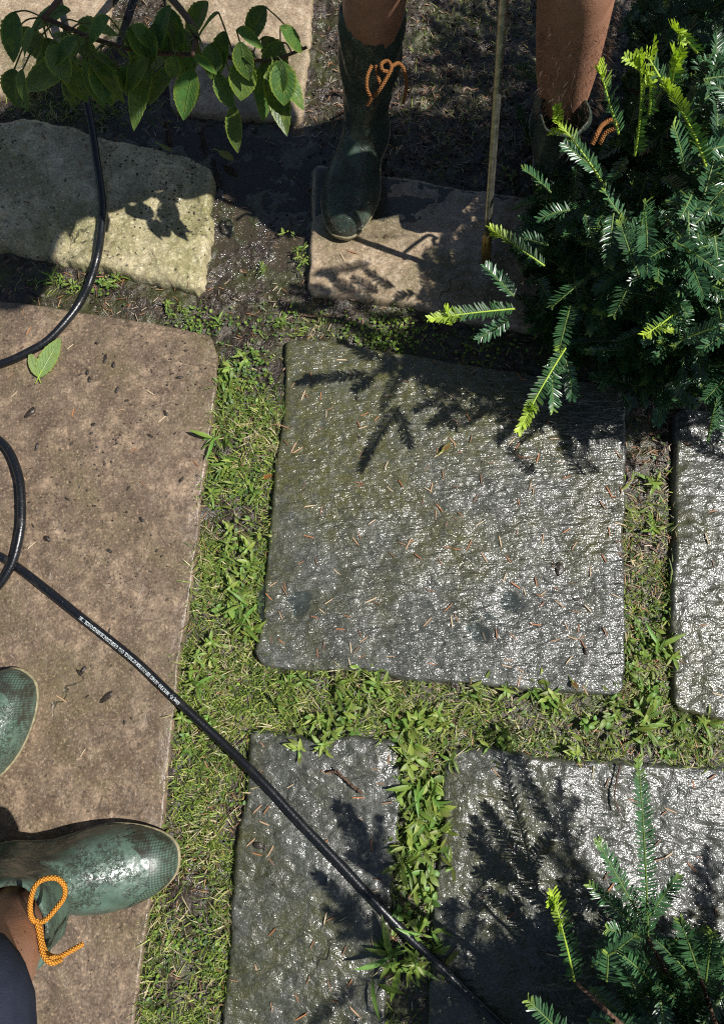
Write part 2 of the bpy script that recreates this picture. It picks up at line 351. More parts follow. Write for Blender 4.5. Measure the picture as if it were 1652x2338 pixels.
# ------------------------------------------------------------------ paving slabs
SLABS = []      # ground polygons in world xy
def slab(top, right, bottom, left, z, mat, label, thick=.07, sp=.003, amp=.0022, seed=1, edge=.006, tilt=(0, 0), dips=(), rag=.002, nsc=14):
    """top: left to right, right: top to bottom, bottom: left to right, left: top to bottom (photo px at height z)"""
    def cv(l): return np.array([P(a, b, z)[:2] for a, b in l])
    Tp, R, B, L = cv(top), cv(right), cv(bottom), cv(left)
    def ln(p): return np.linalg.norm(np.diff(p, axis=0), axis=1).sum()
    n = max(8, int(max(ln(Tp), ln(B)) / sp)); m = max(8, int(max(ln(L), ln(R)) / sp))
    Tp, B = resample(Tp, n), resample(B, n); L, R = resample(L, m), resample(R, m)
    u = np.linspace(0, 1, n)[None, :, None]; v = np.linspace(0, 1, m)[:, None, None]
    c00, c10, c01, c11 = Tp[0], Tp[-1], B[0], B[-1]
    G = (1 - v) * Tp[None] + v * B[None] + (1 - u) * L[:, None] + u * R[:, None] - ((1 - u) * (1 - v) * c00 + u * (1 - v) * c10 + (1 - u) * v * c01 + u * v * c11)
    x, y = G[..., 0].copy(), G[..., 1].copy()
    ii = np.minimum(np.arange(n), n - 1 - np.arange(n))[None, :] * sp; jj = np.minimum(np.arange(m), m - 1 - np.arange(m))[:, None] * sp
    e = np.minimum(ii, jj) + 0 * x
    # ragged, worn outline
    cx, cy = x.mean(), y.mean(); wgt = np.clip(1 - e / .04, 0, 1) ** 2
    x += rag * .55 * fbm(x, y, 60, 3, seed + 40) * wgt + rag * 1.6 * fbm(x, y, 11, 3, seed + 44) * wgt
    y += rag * .55 * fbm(x, y, 60, 3, seed + 60) * wgt + rag * 1.6 * fbm(x, y, 11, 3, seed + 64) * wgt
    # corner rounding
    cr = np.clip(1 - (ii + jj) / .016, 0, 1) ** 1.5
    x += (cx - x) * cr * .035 ; y += (cy - y) * cr * .035
    h = amp * fbm(x, y, nsc, 5, seed) + amp * .9 * np.abs(fbm(x * .6, y * 1.6, nsc * 1.8, 4, seed + 9)) + .25 * amp * fbm(x, y, 130, 3, seed + 5)
    f = np.clip(e / edge, 0, 1); h = h - edge * (1 - np.sqrt(1 - (1 - f) ** 2)) - .0015 * np.clip(1 - e / .03, 0, 1) * (1 + fbm(x, y, 30, 2, seed + 3))
    h += tilt[0] * (x - cx) + tilt[1] * (y - cy)
    for (a, b, r, dp) in dips:
        q = P(a, b, z); rr = np.hypot(x - q[0], y - q[1]) * (1 + .35 * fbm(x, y, 22, 3, seed + 7)); h -= dp * np.exp(-(rr / r) ** 2)
    V = np.stack([x, y, z + h], -1).reshape(-1, 3)
    idx = np.arange(n * m).reshape(m, n)
    F = np.stack([idx[:-1, :-1], idx[1:, :-1], idx[1:, 1:], idx[:-1, 1:]], -1).reshape(-1, 4)
    loop = np.concatenate([idx[0, :], idx[1:, -1], idx[-1, -2::-1], idx[-2:0:-1, 0]])
    base = V[loop]; rows = [loop]; extra = []
    for k, dz in enumerate((.006, .016, .032, thick)):
        q = base.copy(); q[:, 2] = base[:, 2] - dz
        nn = fbm(q[:, 0] + k, q[:, 1], 60, 3, seed + 80) * .0016
        dirn = norm(q[:, :2] - np.array([cx, cy])); q[:, :2] += dirn * (nn[:, None] + .0015)
        extra.append(q); rows.append(len(V) + sum(len(a) for a in extra[:-1]) + np.arange(len(loop)))
    V2 = np.vstack([V] + extra); FF = [F]
    for a, b in zip(rows[:-1], rows[1:]):
        FF.append(np.stack([a, np.roll(a, -1), np.roll(b, -1), b], -1))
    o = mesh('paving_slab', V2, np.vstack(FF), mat, None, True, origin=(cx, cy, z))
    tag(o, label, 'paving slab', 'stone slabs of the garden path')
    SLABS.append(base[::4, :2].copy())
    return o, (x, y, z + h)
slabA, gA = slab([(-160, 262), (41, 268), (115, 278), (185, 290), (250, 308), (340, 330), (430, 355), (487, 385)],
     [(487, 385), (484, 425), (472, 470), (476, 510), (470, 580), (462, 620), (455, 662)],
     [(-160, 545), (41, 572), (165, 606), (225, 612), (300, 628), (385, 643), (455, 662)],
     [(-160, 262), (-150, 400), (-160, 545)], .012, M['cream'], 'cream limestone block crossed by the black hose, half in shade', .08, .003, .004, 3, .012, rag=.0035,
     dips=[(415, 455, .03, .008), (440, 500, .035, .007), (120, 560, .05, .012), (190, 545, .03, .008)], nsc=10)
slabB, gB = slab([(-160, 672), (41, 688), (181, 711), (340, 735), (477, 763), (495, 788)],
     [(495, 788), (492, 880), (482, 960), (470, 1060), (458, 1150), (452, 1220), (431, 1380), (410, 1500), (405, 1560), (395, 1640), (385, 1720), (370, 1880), (355, 1960), (340, 2060), (330, 2130), (318, 2215), (295, 2400)],
     [(-160, 2400), (295, 2400)], [(-160, 672), (-160, 1500), (-160, 2400)], .004, M['brown'], 'long brown flagstone under the pair of green boots', .07, .0034, .0012, 5, .002, nsc=8, rag=.0008)
slabC, gC = slab([(655, 766), (800, 785), (870, 800), (1000, 815), (1200, 850), (1430, 885)],
     [(1430, 885), (1426, 1050), (1425, 1200), (1428, 1350), (1430, 1500), (1422, 1590)],
     [(580, 1512), (610, 1524), (680, 1530), (760, 1532), (830, 1530), (936, 1550), (1080, 1562), (1240, 1576), (1320, 1588), (1422, 1590)],
     [(655, 766), (650, 860), (641, 960), (629, 1040), (620, 1150), (607, 1261), (598, 1390), (580, 1512)], .006, M['grey'], 'large square wet grey slab littered with brown needles', .07, .0026, .0021, 12, .006,
     dips=[(665, 1385, .022, .004), (700, 1360, .016, .003), (1165, 1370, .018, .005), (1095, 1445, .018, .005), (980, 1200, .03, .002), (960, 1175, .03, .002)], nsc=12)
slabD, gD = slab([(712, 372), (800, 385), (880, 398), (1000, 415), (1150, 440), (1290, 462)],
     [(1290, 462), (1285, 600), (1280, 765)], [(700, 664), (800, 672), (850, 682), (925, 695), (990, 712), (1100, 737), (1280, 765)],
     [(712, 372), (708, 540), (700, 664)], .004, M['tan'], 'wet tan slab with the operator\'s booted foot standing on it', .07, .003, .0022, 21, .006, tilt=(0, -.018), nsc=9)
slabE, gE = slab([(1542, 930), (1700, 950), (1900, 980)], [(1900, 980), (1900, 1660)], [(1538, 1622), (1652, 1642), (1900, 1660)],
     [(1542, 930), (1534, 1090), (1536, 1250), (1530, 1440), (1538, 1622)], .006, M['grey_low'], 'wet grey slab cut off by the right edge, beside the needle-filled gap', .07, .003, .0026, 33)
slabF, gF = slab([(567, 1668), (680, 1680), (800, 1687), (912, 1691)], [(912, 1691), (912, 1780), (910, 1880), (900, 2000), (890, 2120), (880, 2400)],
     [(500, 2400), (880, 2400)], [(567, 1668), (563, 1720), (555, 1790), (552, 1850), (540, 1930), (530, 2030), (525, 2130), (500, 2400)], .004, M['grey_low'],
     'mossy grey slab crossed by the hose, with a twig on it', .07, .0028, .003, 44, .007, rag=.003)
slabG, gG = slab([(1015, 1716), (1100, 1712), (1200, 1722), (1300, 1735), (1400, 1742), (1611, 1752), (1830, 1765)], [(1830, 1765), (1850, 2400)],
     [(975, 2400), (1850, 2400)], [(1015, 1716), (1012, 1800), (1008, 1870), (998, 1960), (988, 2060), (985, 2140), (975, 2400)], .004, M['grey_low'],
     'glittering wet grey slab under the yew shoots at the bottom right', .07, .003, .003, 57, .006, rag=.003)
slabH, gH = slab([(372, -60), (715, -60)], [(715, -60), (703, 124), (692, 200), (688, 272)], [(385, 246), (470, 252), (560, 262), (688, 272)],
     [(372, -60), (376, 120), (385, 246)], .004, M['tan'], 'tan slab behind the drooping leaves, beside the bare soil', .07, .004, .0015, 66)
slabI, gI = slab([(-160, -60), (270, -60)], [(270, -60), (235, 60), (160, 130)], [(-160, 215), (41, 200), (160, 130)],
     [(-160, -60), (-160, 215)], .004, M['tan'], 'pale tan stone in the top left corner under the leaves', .07, .004, .0015, 77, rag=.004)
def in_slab(x, y, only=None, m=.0035):
    r = np.zeros(np.shape(x), bool)
    for s in (SLABS if only is None else only):
        c = (s.min(0) + s.max(0)) / 2; h = (s.max(0) - s.min(0)) / 2; r |= inpoly(x, y, c + (s - c) * (1 - m * (.4 + vnoise(s[:, 0] * 25, s[:, 1] * 25, 5)[:, None] * 1.2) / h))
    return r

# ------------------------------------------------------------------ ground
CH = [(225, 215), (340, 262), (700, 285), (730, 330), (860, 350), (1120, 400), (1100, 420), (730, 360), (712, 560), (690, 620), (600, 640), (480, 620), (490, 400), (430, 345), (230, 295)]
def blurpoly(px, py, poly, r=28):
    s = 0
    for a in range(8): s = s + inpoly(px + r * math.cos(a * .785), py + r * math.sin(a * .785), poly)
    return (s + inpoly(px, py, poly)) / 9.0
def gheight(x, y):
    px, py = TOPX(x, y)
    g = -.007 - .004 * np.clip((800 - py) / 100, 0, 1) + .003 * fbm(x, y, 7, 3, 101) + .0035 * fbm(x, y, 40, 4, 103) + .0012 * fbm(x, y, 170, 2, 105)
    mud = blurpoly(px, py, CH)
    g = g - mud * (.009 + .003 * fbm(x, y, 18, 4, 107))
    up = np.clip((760 - py) / 200, 0, 1) * (1 - mud)
    g = g + up * (.003 * fbm(x, y, 70, 4, 109) + .0015 * fbm(x, y, 260, 2, 111))
    far = np.clip((np.hypot(x, y - .3) - 1.6) / 3, 0, 1)
    return g * (1 - far) - .02 * far
def axis(a, b, st_, far):
    core = np.arange(a, b + st_ / 2, st_); out = [core]; s = st_; lo, hi = [], []
    x = b
    while x < far: s *= 1.25; x += s; hi.append(x)
    x = a; s = st_
    while x > -far: s *= 1.25; x -= s; lo.append(x)
    return np.concatenate([np.array(lo[::-1]), core, np.array(hi)])
gx, gy = axis(-.8, .95, .004, 60), axis(-.68, 1.45, .004, 60)
XX, YY = np.meshgrid(gx, gy); ZZ = gheight(XX, YY)
nx, ny = len(gx), len(gy); idx = np.arange(nx * ny).reshape(ny, nx)
Fg = np.stack([idx[:-1, :-1], idx[:-1, 1:], idx[1:, 1:], idx[1:, :-1]], -1).reshape(-1, 4)
g = mesh('ground', np.stack([XX, YY, ZZ], -1).reshape(-1, 3), Fg, M['soil'], col=np.clip(blurpoly(*TOPX(XX.ravel(), YY.ravel()), CH, 45) * 1.3 + .03, 0, 1)[:, None]); tag(g, kind='structure')

def sheet(name, poly_px, z, mat, ripple=.0002):
    pw = np.array([P(a, b, z)[:2] for a, b in poly_px]); lo, hi = pw.min(0), pw.max(0)
    xs, ys = np.arange(lo[0], hi[0], .004), np.arange(lo[1], hi[1], .004); X, Y = np.meshgrid(xs, ys)
    ins = inpoly(X, Y, pw); id_ = np.arange(X.size).reshape(X.shape)
    q = ins[:-1, :-1] & ins[1:, :-1] & ins[:-1, 1:] & ins[1:, 1:]
    F = np.stack([id_[:-1, :-1], id_[:-1, 1:], id_[1:, 1:], id_[1:, :-1]], -1)[q]
    used = np.unique(F); remap = -np.ones(X.size, int); remap[used] = np.arange(len(used))
    V = np.stack([X.ravel(), Y.ravel(), np.full(X.size, z) + ripple * fbm(X, Y, 25, 2, 5).ravel()], -1)[used]
    o = mesh(name, V, remap[F], mat); tag(o, kind='structure'); return o
WP = [(215, 205), (340, 240), (720, 262), (745, 330), (745, 560), (690, 640), (600, 660), (470, 640), (450, 380), (225, 300)]
xs = rng.uniform(-.6, .1, 20000); ys = rng.uniform(.5, 1.3, 20000); a, b = TOPX(xs, ys)
k = inpoly(a, b, CH) & ~in_slab(xs, ys); lev = np.percentile(gheight(xs[k], ys[k]), 52)
sheet('puddle', WP, float(lev), M['water'])
zz = gD[2][(gD[1] > .86) & (gD[0] > .0)]
sheet('puddle', [(716, 378), (880, 402), (1270, 468), (1270, 520), (1000, 500), (860, 520), (716, 500)], float(np.percentile(zz, 62)), M['film'])
for (a, b, r) in ((672, 1378, 90), (1165, 1370, 55), (1095, 1445, 58)):
    q = P(a, b, .006); dd = np.hypot(gC[0] - q[0], gC[1] - q[1]) < .02
    sheet('puddle', [(a + r * math.cos(t), b + r * .9 * math.sin(t)) for t in np.linspace(0, 6.28, 20)], float(np.percentile(gC[2][dd], 66)), M['film'], 0)

# ------------------------------------------------------------------ grass, ground cover, litter
def surf_z(x, y):
    z = gheight(x, y)
    for (gxx, gyy, gz), s in zip((gA, gB, gC, gD, gE, gF, gG, gH, gI), SLABS):
        i = inpoly(x, y, s)
        if np.any(i):
            fx, fy, fz = gxx[::3, ::3].ravel(), gyy[::3, ::3].ravel(), gz[::3, ::3].ravel()
            ids = np.nonzero(i)[0]
            for c in range(0, len(ids), 400):
                I = ids[c:c + 400]; d = (x[I][:, None] - fx) ** 2 + (y[I][:, None] - fy) ** 2; z[I] = fz[d.argmin(1)]
    return z
def scatter(n, dens, x0=-.78, x1=.85, y0=-.66, y1=1.35, off_slab=True):
    x = rng.uniform(x0, x1, n); y = rng.uniform(y0, y1, n); px, py = TOPX(x, y)
    k = rng.random(n) < dens(px, py, x, y); x, y = x[k], y[k]
    if off_slab: k = ~in_slab(x, y); x, y = x[k], y[k]
    return x, y, *TOPX(x, y)
def ell(px, py, cx, cy, rx, ry): return np.exp(-(((px - cx) / rx) ** 2 + ((py - cy) / ry) ** 2) * 1.2)
def dgrass(px, py, x, y):
    d = np.clip((py - 790) / 130, 0, 1) * np.clip(.72 + .7 * fbm(x, y, 16, 3, 201), .06, 1)
    d = np.where((px > 1400) & (py < 1330), np.clip((py - 1060) / 200, 0, .75) * np.clip(.5 + fbm(x, y, 25, 2, 9), .2, 1), d)
    d = np.where((px > 900) & (px < 1400) & (py < 1000), .04, d)
    d += .5 * ell(px, py, 190, 235, 150, 40) + .3 * ell(px, py, 690, 745, 60, 25) + .12 * ell(px, py, 120, 640, 100, 35)
    d = np.where((px > 840) & (px < 1050) & (py > 1720), d * .65, d)
    return np.clip(d, 0, 1)
x, y, px, py = scatter(430000, dgrass)
n_ = len(x); z = np.where(in_slab(x, y, m=0), .001, gheight(x, y) - .001)
th = rng.uniform(0, 2 * np.pi, n_); el = np.clip(rng.normal(.65, .4, n_), .05, 1.45)
d = np.stack([np.cos(th) * np.cos(el), np.sin(th) * np.cos(el), np.sin(el)], -1)
pal = np.array([(.11, .17, .03), (.17, .25, .042), (.25, .33, .06), (.34, .39, .09), (.42, .36, .18), (.56, .49, .30), (.22, .15, .08), (.05, .09, .02)])
clump = fbm(x, y, 22, 3, 207)
dryness = np.clip(.2 + .34 * clump + .2 * ell(px, py, 560, 1780, 60, 120), .04, .7)
pick = np.where(rng.random(n_) < dryness, rng.choice([4, 5, 5, 6, 3], n_), rng.choice([0, 0, 1, 1, 2, 3, 7], n_))
cc = pal[pick] * rng.uniform(.75, 1.25, (n_, 1))
L_ = rng.uniform(.007, .024, n_) * (1 + .25 * clump); W_ = rng.uniform(.0009, .0019, n_)
V, F, C, U = strips(np.stack([x, y, z], -1), d, np.tile([0, 0, 1.0], (n_, 1)) + .01, L_, W_, -rng.uniform(.1, .7, n_), BLADE, col=cc)
o = mesh('grass', V, F, M['grass'], None, True, C, U); tag(o, 'short mown grass filling the joints between the slabs', 'grass', kind='stuff')

# small round-leaved ground cover
def dclover(px, py, x, y):
    n = fbm(x, y, 30, 3, 301)
    d = .55 * ell(px, py, 545, 860, 60, 70) + .5 * ell(px, py, 560, 1060, 60, 90) + .8 * ell(px, py, 880, 755, 110, 60) + .6 * ell(px, py, 430, 725, 60, 40) + .55 * ell(px, py, 1150, 800, 150, 40)
    d += .35 * ell(px, py, 520, 770, 90, 50) + .6 * ell(px, py, 540, 1330, 60, 120) * .5 + .55 * ell(px, py, 450, 2150, 90, 60) + .6 * ell(px, py, 545, 1870, 25, 50) + .4 * ell(px, py, 160, 640, 100, 35) + .4 * ell(px, py, 1480, 1520, 60, 120) + .35 * ell(px, py, 650, 730, 60, 30)
    d += .05 * ((py > 900)) 
    return np.clip(d * (1 + 1.2 * n), 0, 1)
x, y, px, py = scatter(60000, dclover, x0=-.5, x1=.55, y0=-.5, y1=1.15)
n_ = len(x); z = gheight(x, y) + rng.uniform(.002, .009, n_)
th = rng.uniform(0, 6.28, n_); el = rng.uniform(-.15, .5, n_); d = np.stack([np.cos(th) * np.cos(el), np.sin(th) * np.cos(el), np.sin(el)], -1)
upv = norm(np.stack([rng.normal(0, .25, n_), rng.normal(0, .25, n_), np.ones(n_)], -1))
pal = np.array([(.10, .19, .05), (.14, .24, .06), (.18, .29, .05), (.09, .15, .06), (.22, .33, .05)])
cc = pal[rng.integers(0, 5, n_)] * rng.uniform(.7, 1.2, (n_, 1)); cc = np.where((px > 780)[:, None] & (py < 830)[:, None], cc * [1.25, 1.15, .8], cc)
L_ = rng.uniform(.0035, .007, n_)
V, F, C, U = strips(np.stack([x, y, z], -1), d, upv, L_, L_ * .75, rng.uniform(-.2, .2, n_), ROUND, .25, 3, cc)
o = mesh('ground_cover', V, F, M['weed'], None, True, C, U); tag(o, 'tiny round-leaved creeping plants in the joints and on the mud', 'ground cover', kind='stuff')

# dry needles lying in the joints and on the soil
def needles(x, y, z, Lr=(.009, .017), pal=None, lift=.0012):
    n = len(x); th = rng.uniform(0, 6.28, n); el = rng.normal(0, .1, n)
    d = np.stack([np.cos(th) * np.cos(el), np.sin(th) * np.cos(el), np.sin(el)], -1)
    pal = np.array(pal or [(.36, .19, .09), (.26, .12, .055), (.16, .09, .05), (.36, .27, .17), (.42, .34, .23), (.1, .06, .04)])
    cc = pal[rng.integers(0, len(pal), n)] * rng.uniform(.6, 1.15, (n, 1))
    return strips(np.stack([x, y, z + lift], -1), d, np.tile([.02, 0, 1.0], (n, 1)), rng.uniform(*Lr, n), rng.uniform(.0011, .0017, n), rng.uniform(-.05, .12, n), NEEDLE, .5, 3, cc, rng.uniform(-.35, .35, n))
def dlit(px, py, x, y):
    d = .10 + .22 * np.clip((780 - py) / 80, 0, 1) * np.clip(.5 + fbm(x, y, 14, 3, 401), .1, 1)
    d = np.where((px > 1400) & (py > 850), .95, d); d += .6 * ell(px, py, 545, 1740, 30, 60) + .5 * ell(px, py, 520, 1850, 50, 60) + .4 * ell(px, py, 300, 700, 80, 25) + 1.0 * ell(px, py, 1080, 300, 260, 200)
    d += .5 * np.clip(fbm(x, y, 20, 3, 403), 0, 1) * (py > 780)
    return np.clip(d * (1 - .75 * inpoly(px, py, CH)), 0, 1)
x, y, px, py = scatter(34000, dlit)
V, F, C, U = needles(x, y, gheight(x, y), lift=.003)
o = mesh('needle_litter', V, F, M['litter'], None, True, C, U); tag(o, 'loose brown conifer needles strewn over the soil and joints', 'needle litter', kind='stuff')

# individual needles on the slabs: a few shapes, copied
protoN = []
for i in range(12):
    n0 = 1; th = 0.0
    pal = [(.34, .15, .065), (.24, .11, .05), (.15, .085, .045), (.36, .24, .14), (.46, .36, .23), (.22, .13, .07)][i % 6]
    V, F, C, U = strips([[-.0065, 0, 0]], [[1, 0, .02]], [[0, 0, 1.0]], .0165 * random.uniform(.8, 1.25), .0019, random.uniform(-.1, .1), NEEDLE, .6, 3, [pal], random.uniform(-.4, .4))
    F2 = F + len(V); V2 = V.copy(); V2[:, 2] -= .0006
    o = mesh('fallen_needle', np.vstack([V, V2]), np.vstack([F, F2[:, ::-1]]), M['litter'], None, True, np.vstack([C, C * .6]), np.vstack([U, U])); protoN.append(o)
def place_needles(n, dens, which, label, first):
    s = SLABS[which]; lo, hi = s.min(0), s.max(0); xs, ys = [], []
    while len(xs) < n:
        x = random.uniform(lo[0] + .008, hi[0] - .008); y = random.uniform(lo[1] + .008, hi[1] - .008)
        px, py = TOPX(x, y)
        if not (-10 < px < 1660 and -10 < py < 2348): continue
        if inpoly(np.array([x]), np.array([y]), s)[0] and random.random() < dens(px, py): xs.append(x); ys.append(y)
    z = surf_z(np.array(xs), np.array(ys))
    for x, y, zz_ in zip(xs, ys, z):
        if first: o = first.pop()
        else: o = random.choice(protoN).copy(); COL.objects.link(o)
        o.location = (x, y, zz_ + .0014); o.rotation_euler = (random.uniform(-.08, .08), random.uniform(-.05, .05), random.uniform(0, 6.28)); s_ = random.uniform(.75, 1.25); o.scale = (s_, s_, s_)
        tag(o, label, 'needle', 'fallen needles on the slabs')
fst = list(protoN)
place_needles(175, lambda a, b: 1.0 if b > 900 else .5, 2, 'brown fallen conifer needle stuck to the large square grey slab', fst)
place_needles(26, lambda a, b: 1.0, 6, 'brown fallen needle on the glittering bottom right slab', fst)
place_needles(42, lambda a, b: 1.0, 5, 'brown fallen needle on the mossy slab crossed by the hose', fst)
place_needles(26, lambda a, b: 1.0 if b < 1200 else .25, 1, 'brown fallen needle on the long brown flagstone', fst)
place_needles(12, lambda a, b: 1.0, 3, 'brown fallen needle on the wet tan slab', fst)
place_needles(10, lambda a, b: 1.0, 4, 'brown fallen needle on the grey slab at the right edge', fst)
place_needles(12, lambda a, b: 1.0, 0, 'brown fallen needle on the cream limestone block', fst)

# mud clods and crumbs on the brown flagstone
def clod(r, seed, flat=.6):
    a = np.linspace(0, np.pi, 8); b = np.linspace(0, 2 * np.pi, 11)[:-1]; A, B = np.meshgrid(a, b, indexing='ij')
    R = r * (1 + .35 * fbm(A * 2, np.cos(B) * 2 + np.sin(B) * 3, 1.3, 3, seed))
    V = np.stack([R * np.sin(A) * np.cos(B), R * np.sin(A) * np.sin(B) * .8, R * np.cos(A) * flat], -1).reshape(-1, 3)
    i = np.arange(80).reshape(8, 10); F = np.stack([i[:-1], np.roll(i, -1, 1)[:-1], np.roll(i, -1, 1)[1:], i[1:]], -1).reshape(-1, 4); return V, F
pc = []
for i in range(6):
    V, F = clod(.005, 500 + i); pc.append(mesh('mud_clod', V, F, M['mud']))
big = [(290, 915, 1.9), (268, 890, 1.8), (240, 820, 1.6), (70, 942, 2.2), (200, 850, 1.4), (205, 867, 1.5), (222, 784, 1.2), (260, 833, 1.1), (410, 862, 1.3), (85, 1020, 1.3), (110, 1020, 1.1), (215, 970, .9), (300, 966, .9),
       (380, 945, 1.2), (240, 1060, .8), (255, 1055, .8), (415, 1096, 1.2), (108, 1230, 1.3), (185, 1270, .7), (195, 1275, .7), (250, 1258, .8), (317, 1193, .8), (290, 1170, 1.2), (245, 1590, 1.7), (190, 1530, 1.8), (183, 1537, 1.2), (250, 1440, .9),
       (300, 1385, .9), (150, 1212, 1.1), (155, 1140, .9), (325, 1187, .9), (425, 800, .7), (400, 990, 1), (343, 995, 1.1), (285, 968, .9), (210, 990, .8), (160, 1005, .7), (300, 1640, .9), (285, 1650, .8), (200, 1590, .9), (120, 1090, .8), (70, 1070, .8), (370, 1270, .8)]
fst = list(pc)
allp = [(a, b, s * .8, 1) for a, b, s in big] + [(random.uniform(45, 480), random.uniform(760, 1300), random.uniform(.25, .6), 1) for _ in range(24)] + [(a, b, s, 2) for a, b, s in [(1060, 1455, 1), (893, 1465, 1.3), (1275, 1298, 1.6), (1280, 1303, 1.2), (1335, 1488, 1), (1315, 1368, .8), (1355, 1345, .7), (1265, 1292, 1.1), (820, 1000, 1), (815, 912, .9), (900, 1690, .8)]] + [(590, 1930, 1.5, 5), (605, 1935, 1.2, 5), (625, 2020, .8, 5), (600, 890, 2.2, 9), (520, 1540, 1.6, 9), (525, 1735, 2, 9)]
xy = np.array([P(a, b, .004)[:2] for a, b, _, _ in allp]); zz_ = surf_z(xy[:, 0], xy[:, 1])
for (a, b, s, k), (x, y), zc in zip(allp, xy, zz_):
    if fst: o = fst.pop()
    else: o = random.choice(pc).copy(); COL.objects.link(o)
    o.location = (x, y, zc + .001); o.rotation_euler = (0, 0, random.uniform(0, 6.28)); s *= random.choice([.45, .7, .9, 1.1]); o.scale = (s * random.uniform(.9, 1.6), s * random.uniform(.5, 1), s * random.uniform(.3, .7))
    tag(o, {1: 'dark wet clod of mud on the long brown flagstone', 2: 'small dark mud clod on the large square grey slab', 5: 'dark mud clod on the mossy slab crossed by the hose', 9: 'dark lump of soil in the grass joint beside a slab'}[k], 'mud clod', 'mud clods on the slabs')
mb = MB(); x = rng.uniform(-.62, -.2, 5500); y = rng.uniform(-.45, .75, 5500); k = inpoly(x, y, SLABS[1]) & (fbm(x, y, 14, 4, 78) + (y - .35) * 1.1 > .25 - .5 * (rng.random(5500) < .2)); x, y = x[k], y[k]
k = fbm(x, y, 12, 3, 77) > -.2; x, y = x[k], y[k]
xa = rng.uniform(-.7, -.15, 5200); ya = rng.uniform(.6, 1.1, 5200); k = inpoly(xa, ya, SLABS[0]) & (fbm(xa, ya, 15, 4, 79) + (xa + .38) * 2.2 > .25); x, y = np.r_[x, xa[k]], np.r_[y, ya[k]]; zz_ = surf_z(x, y)
cl, cf = clod(.001, 9)
for a, b, c in zip(x, y, zz_):
    s = random.choice([.4, .6, .8, 1.0, 1.8]) * random.uniform(.7, 1.3) * (1 if b > .2 else .7); mb.add(cl * s + [a, b, c], cf)
o = mb.build('mud_crumbs', M['mud']); tag(o, 'fine crumbs of mud sprinkled on the brown flagstone and the limestone block', 'mud crumbs', kind='stuff')
# loose soil crumbs of the bare bed at the top
mb = MB(); x, y, px, py = scatter(9000, lambda a, b, c, d: (b < 700) * np.clip(.3 + .5 * (a > 700) * (b < 420) + fbm(c, d, 15, 3, 5), 0, 1) * (1 - .6 * inpoly(a, b, CH)), y0=.6)
zz_ = gheight(x, y); cl, cf = clod(.0022, 19, .8); cl2, _ = clod(.0022, 29, .8)
pal = [(.025, .018, .013), (.05, .037, .028), (.10, .08, .062), (.2, .17, .13)]
for a, b, c in zip(x, y, zz_):
    mb.add((cl if random.random() < .5 else cl2) * random.uniform(.4, 1.7) * [random.choice([-1, 1]) * 1, 1, 1] + [a, b, c], cf, None, random.choice(pal[:3] + pal[:2] + pal[3:]))
o = mb.build('soil_crumbs', M['litter']); tag(o, 'loose crumbs of dark soil and grit on the bare bed', 'soil crumbs', kind='stuff')

# leafy weeds: individual rosettes
def weed(n, L, W, col, prof=LANCE, up=(.1, 1.0), spread=.014, tufts=3):
    tc2 = rng.normal(0, spread, (tufts, 2)); w_ = rng.integers(0, tufts, n)
    th = rng.uniform(0, 6.28, n); el = rng.uniform(*up, n); hz = rng.uniform(0, .012, n)
    bs = np.column_stack([tc2[w_] + rng.normal(0, .003, (n, 2)), hz])
    d = np.stack([np.cos(th) * np.cos(el), np.sin(th) * np.cos(el), np.sin(el)], -1)
    cc = np.array(col) * rng.uniform(.65, 1.35, (n, 1)) * np.column_stack([rng.uniform(.8, 1.3, n), np.ones(n), np.ones(n)]); Ls = L * rng.uniform(.35, 1.15, n)
    return strips(bs, d, norm(np.column_stack([rng.normal(0, .3, (n, 2)), np.ones(n)])), Ls, W * (.4 + .6 * Ls / L) * rng.uniform(.7, 1.25, n), -rng.uniform(-.1, .8, n), prof, .35, 3, cc, rng.uniform(-.35, .35, n))
pw_ = []
for i in range(10):
    spec = [(20, .026, .0062, (.18, .27, .055), LANCE), (24, .022, .0055, (.15, .235, .045), LANCE), (16, .020, .0075, (.21, .30, .065), LANCE), (14, .015, .0085, (.17, .28, .06), OVAL), (18, .034, .0068, (.18, .28, .055), LANCE), (12, .042, .0075, (.16, .26, .05), LANCE)][i % 6]
    V, F, C, U = weed(*spec[:4], prof=spec[4]); pw_.append(mesh('weed', V, F, M['weed'], None, True, C, U))
W1 = 'green weed in the grass joint beside the brown flagstone'; W2 = 'green weed in the wide joint under the square slab'
W3 = 'green weed in the narrow joint between the bottom slabs'; W4 = 'green weed in the joint beside the right hand slab'; W5 = 'small weed in the upper mud'
spots = []
for a, b in [(525, 865), (520, 900), (545, 840), (590, 820), (520, 1060), (500, 1010), (490, 1140), (555, 1115), (540, 1200), (535, 1260), (560, 1290), (550, 1330), (575, 1370), (540, 1380), (555, 1420), (515, 1395), (580, 1300), (500, 1300), (470, 1500), (500, 1470), (450, 1560), (430, 1640), (430, 1700), (470, 1640), (545, 1240), (530, 1350), (565, 1450), (590, 1240)]: spots.append((a, b, W1, .8))
for a, b in [(655, 1550), (675, 1590), (720, 1650), (750, 1690), (770, 1640), (690, 1680), (800, 1660), (840, 1530), (855, 1560), (870, 1590), (820, 1580), (930, 1640), (960, 1650), (990, 1660), (1010, 1640), (940, 1690), (900, 1670), (1130, 1690), (1150, 1710), (1215, 1575), (1240, 1565), (1140, 1560), (1260, 1600), (1390, 1600), (1400, 1620), (1460, 1660), (1540, 1650), (1500, 1700), (1570, 1690), (1360, 1650), (1090, 1590), (1310, 1690), (1460, 1600), (1590, 1650), (1420, 1700)]: spots.append((a, b, W2, .95))
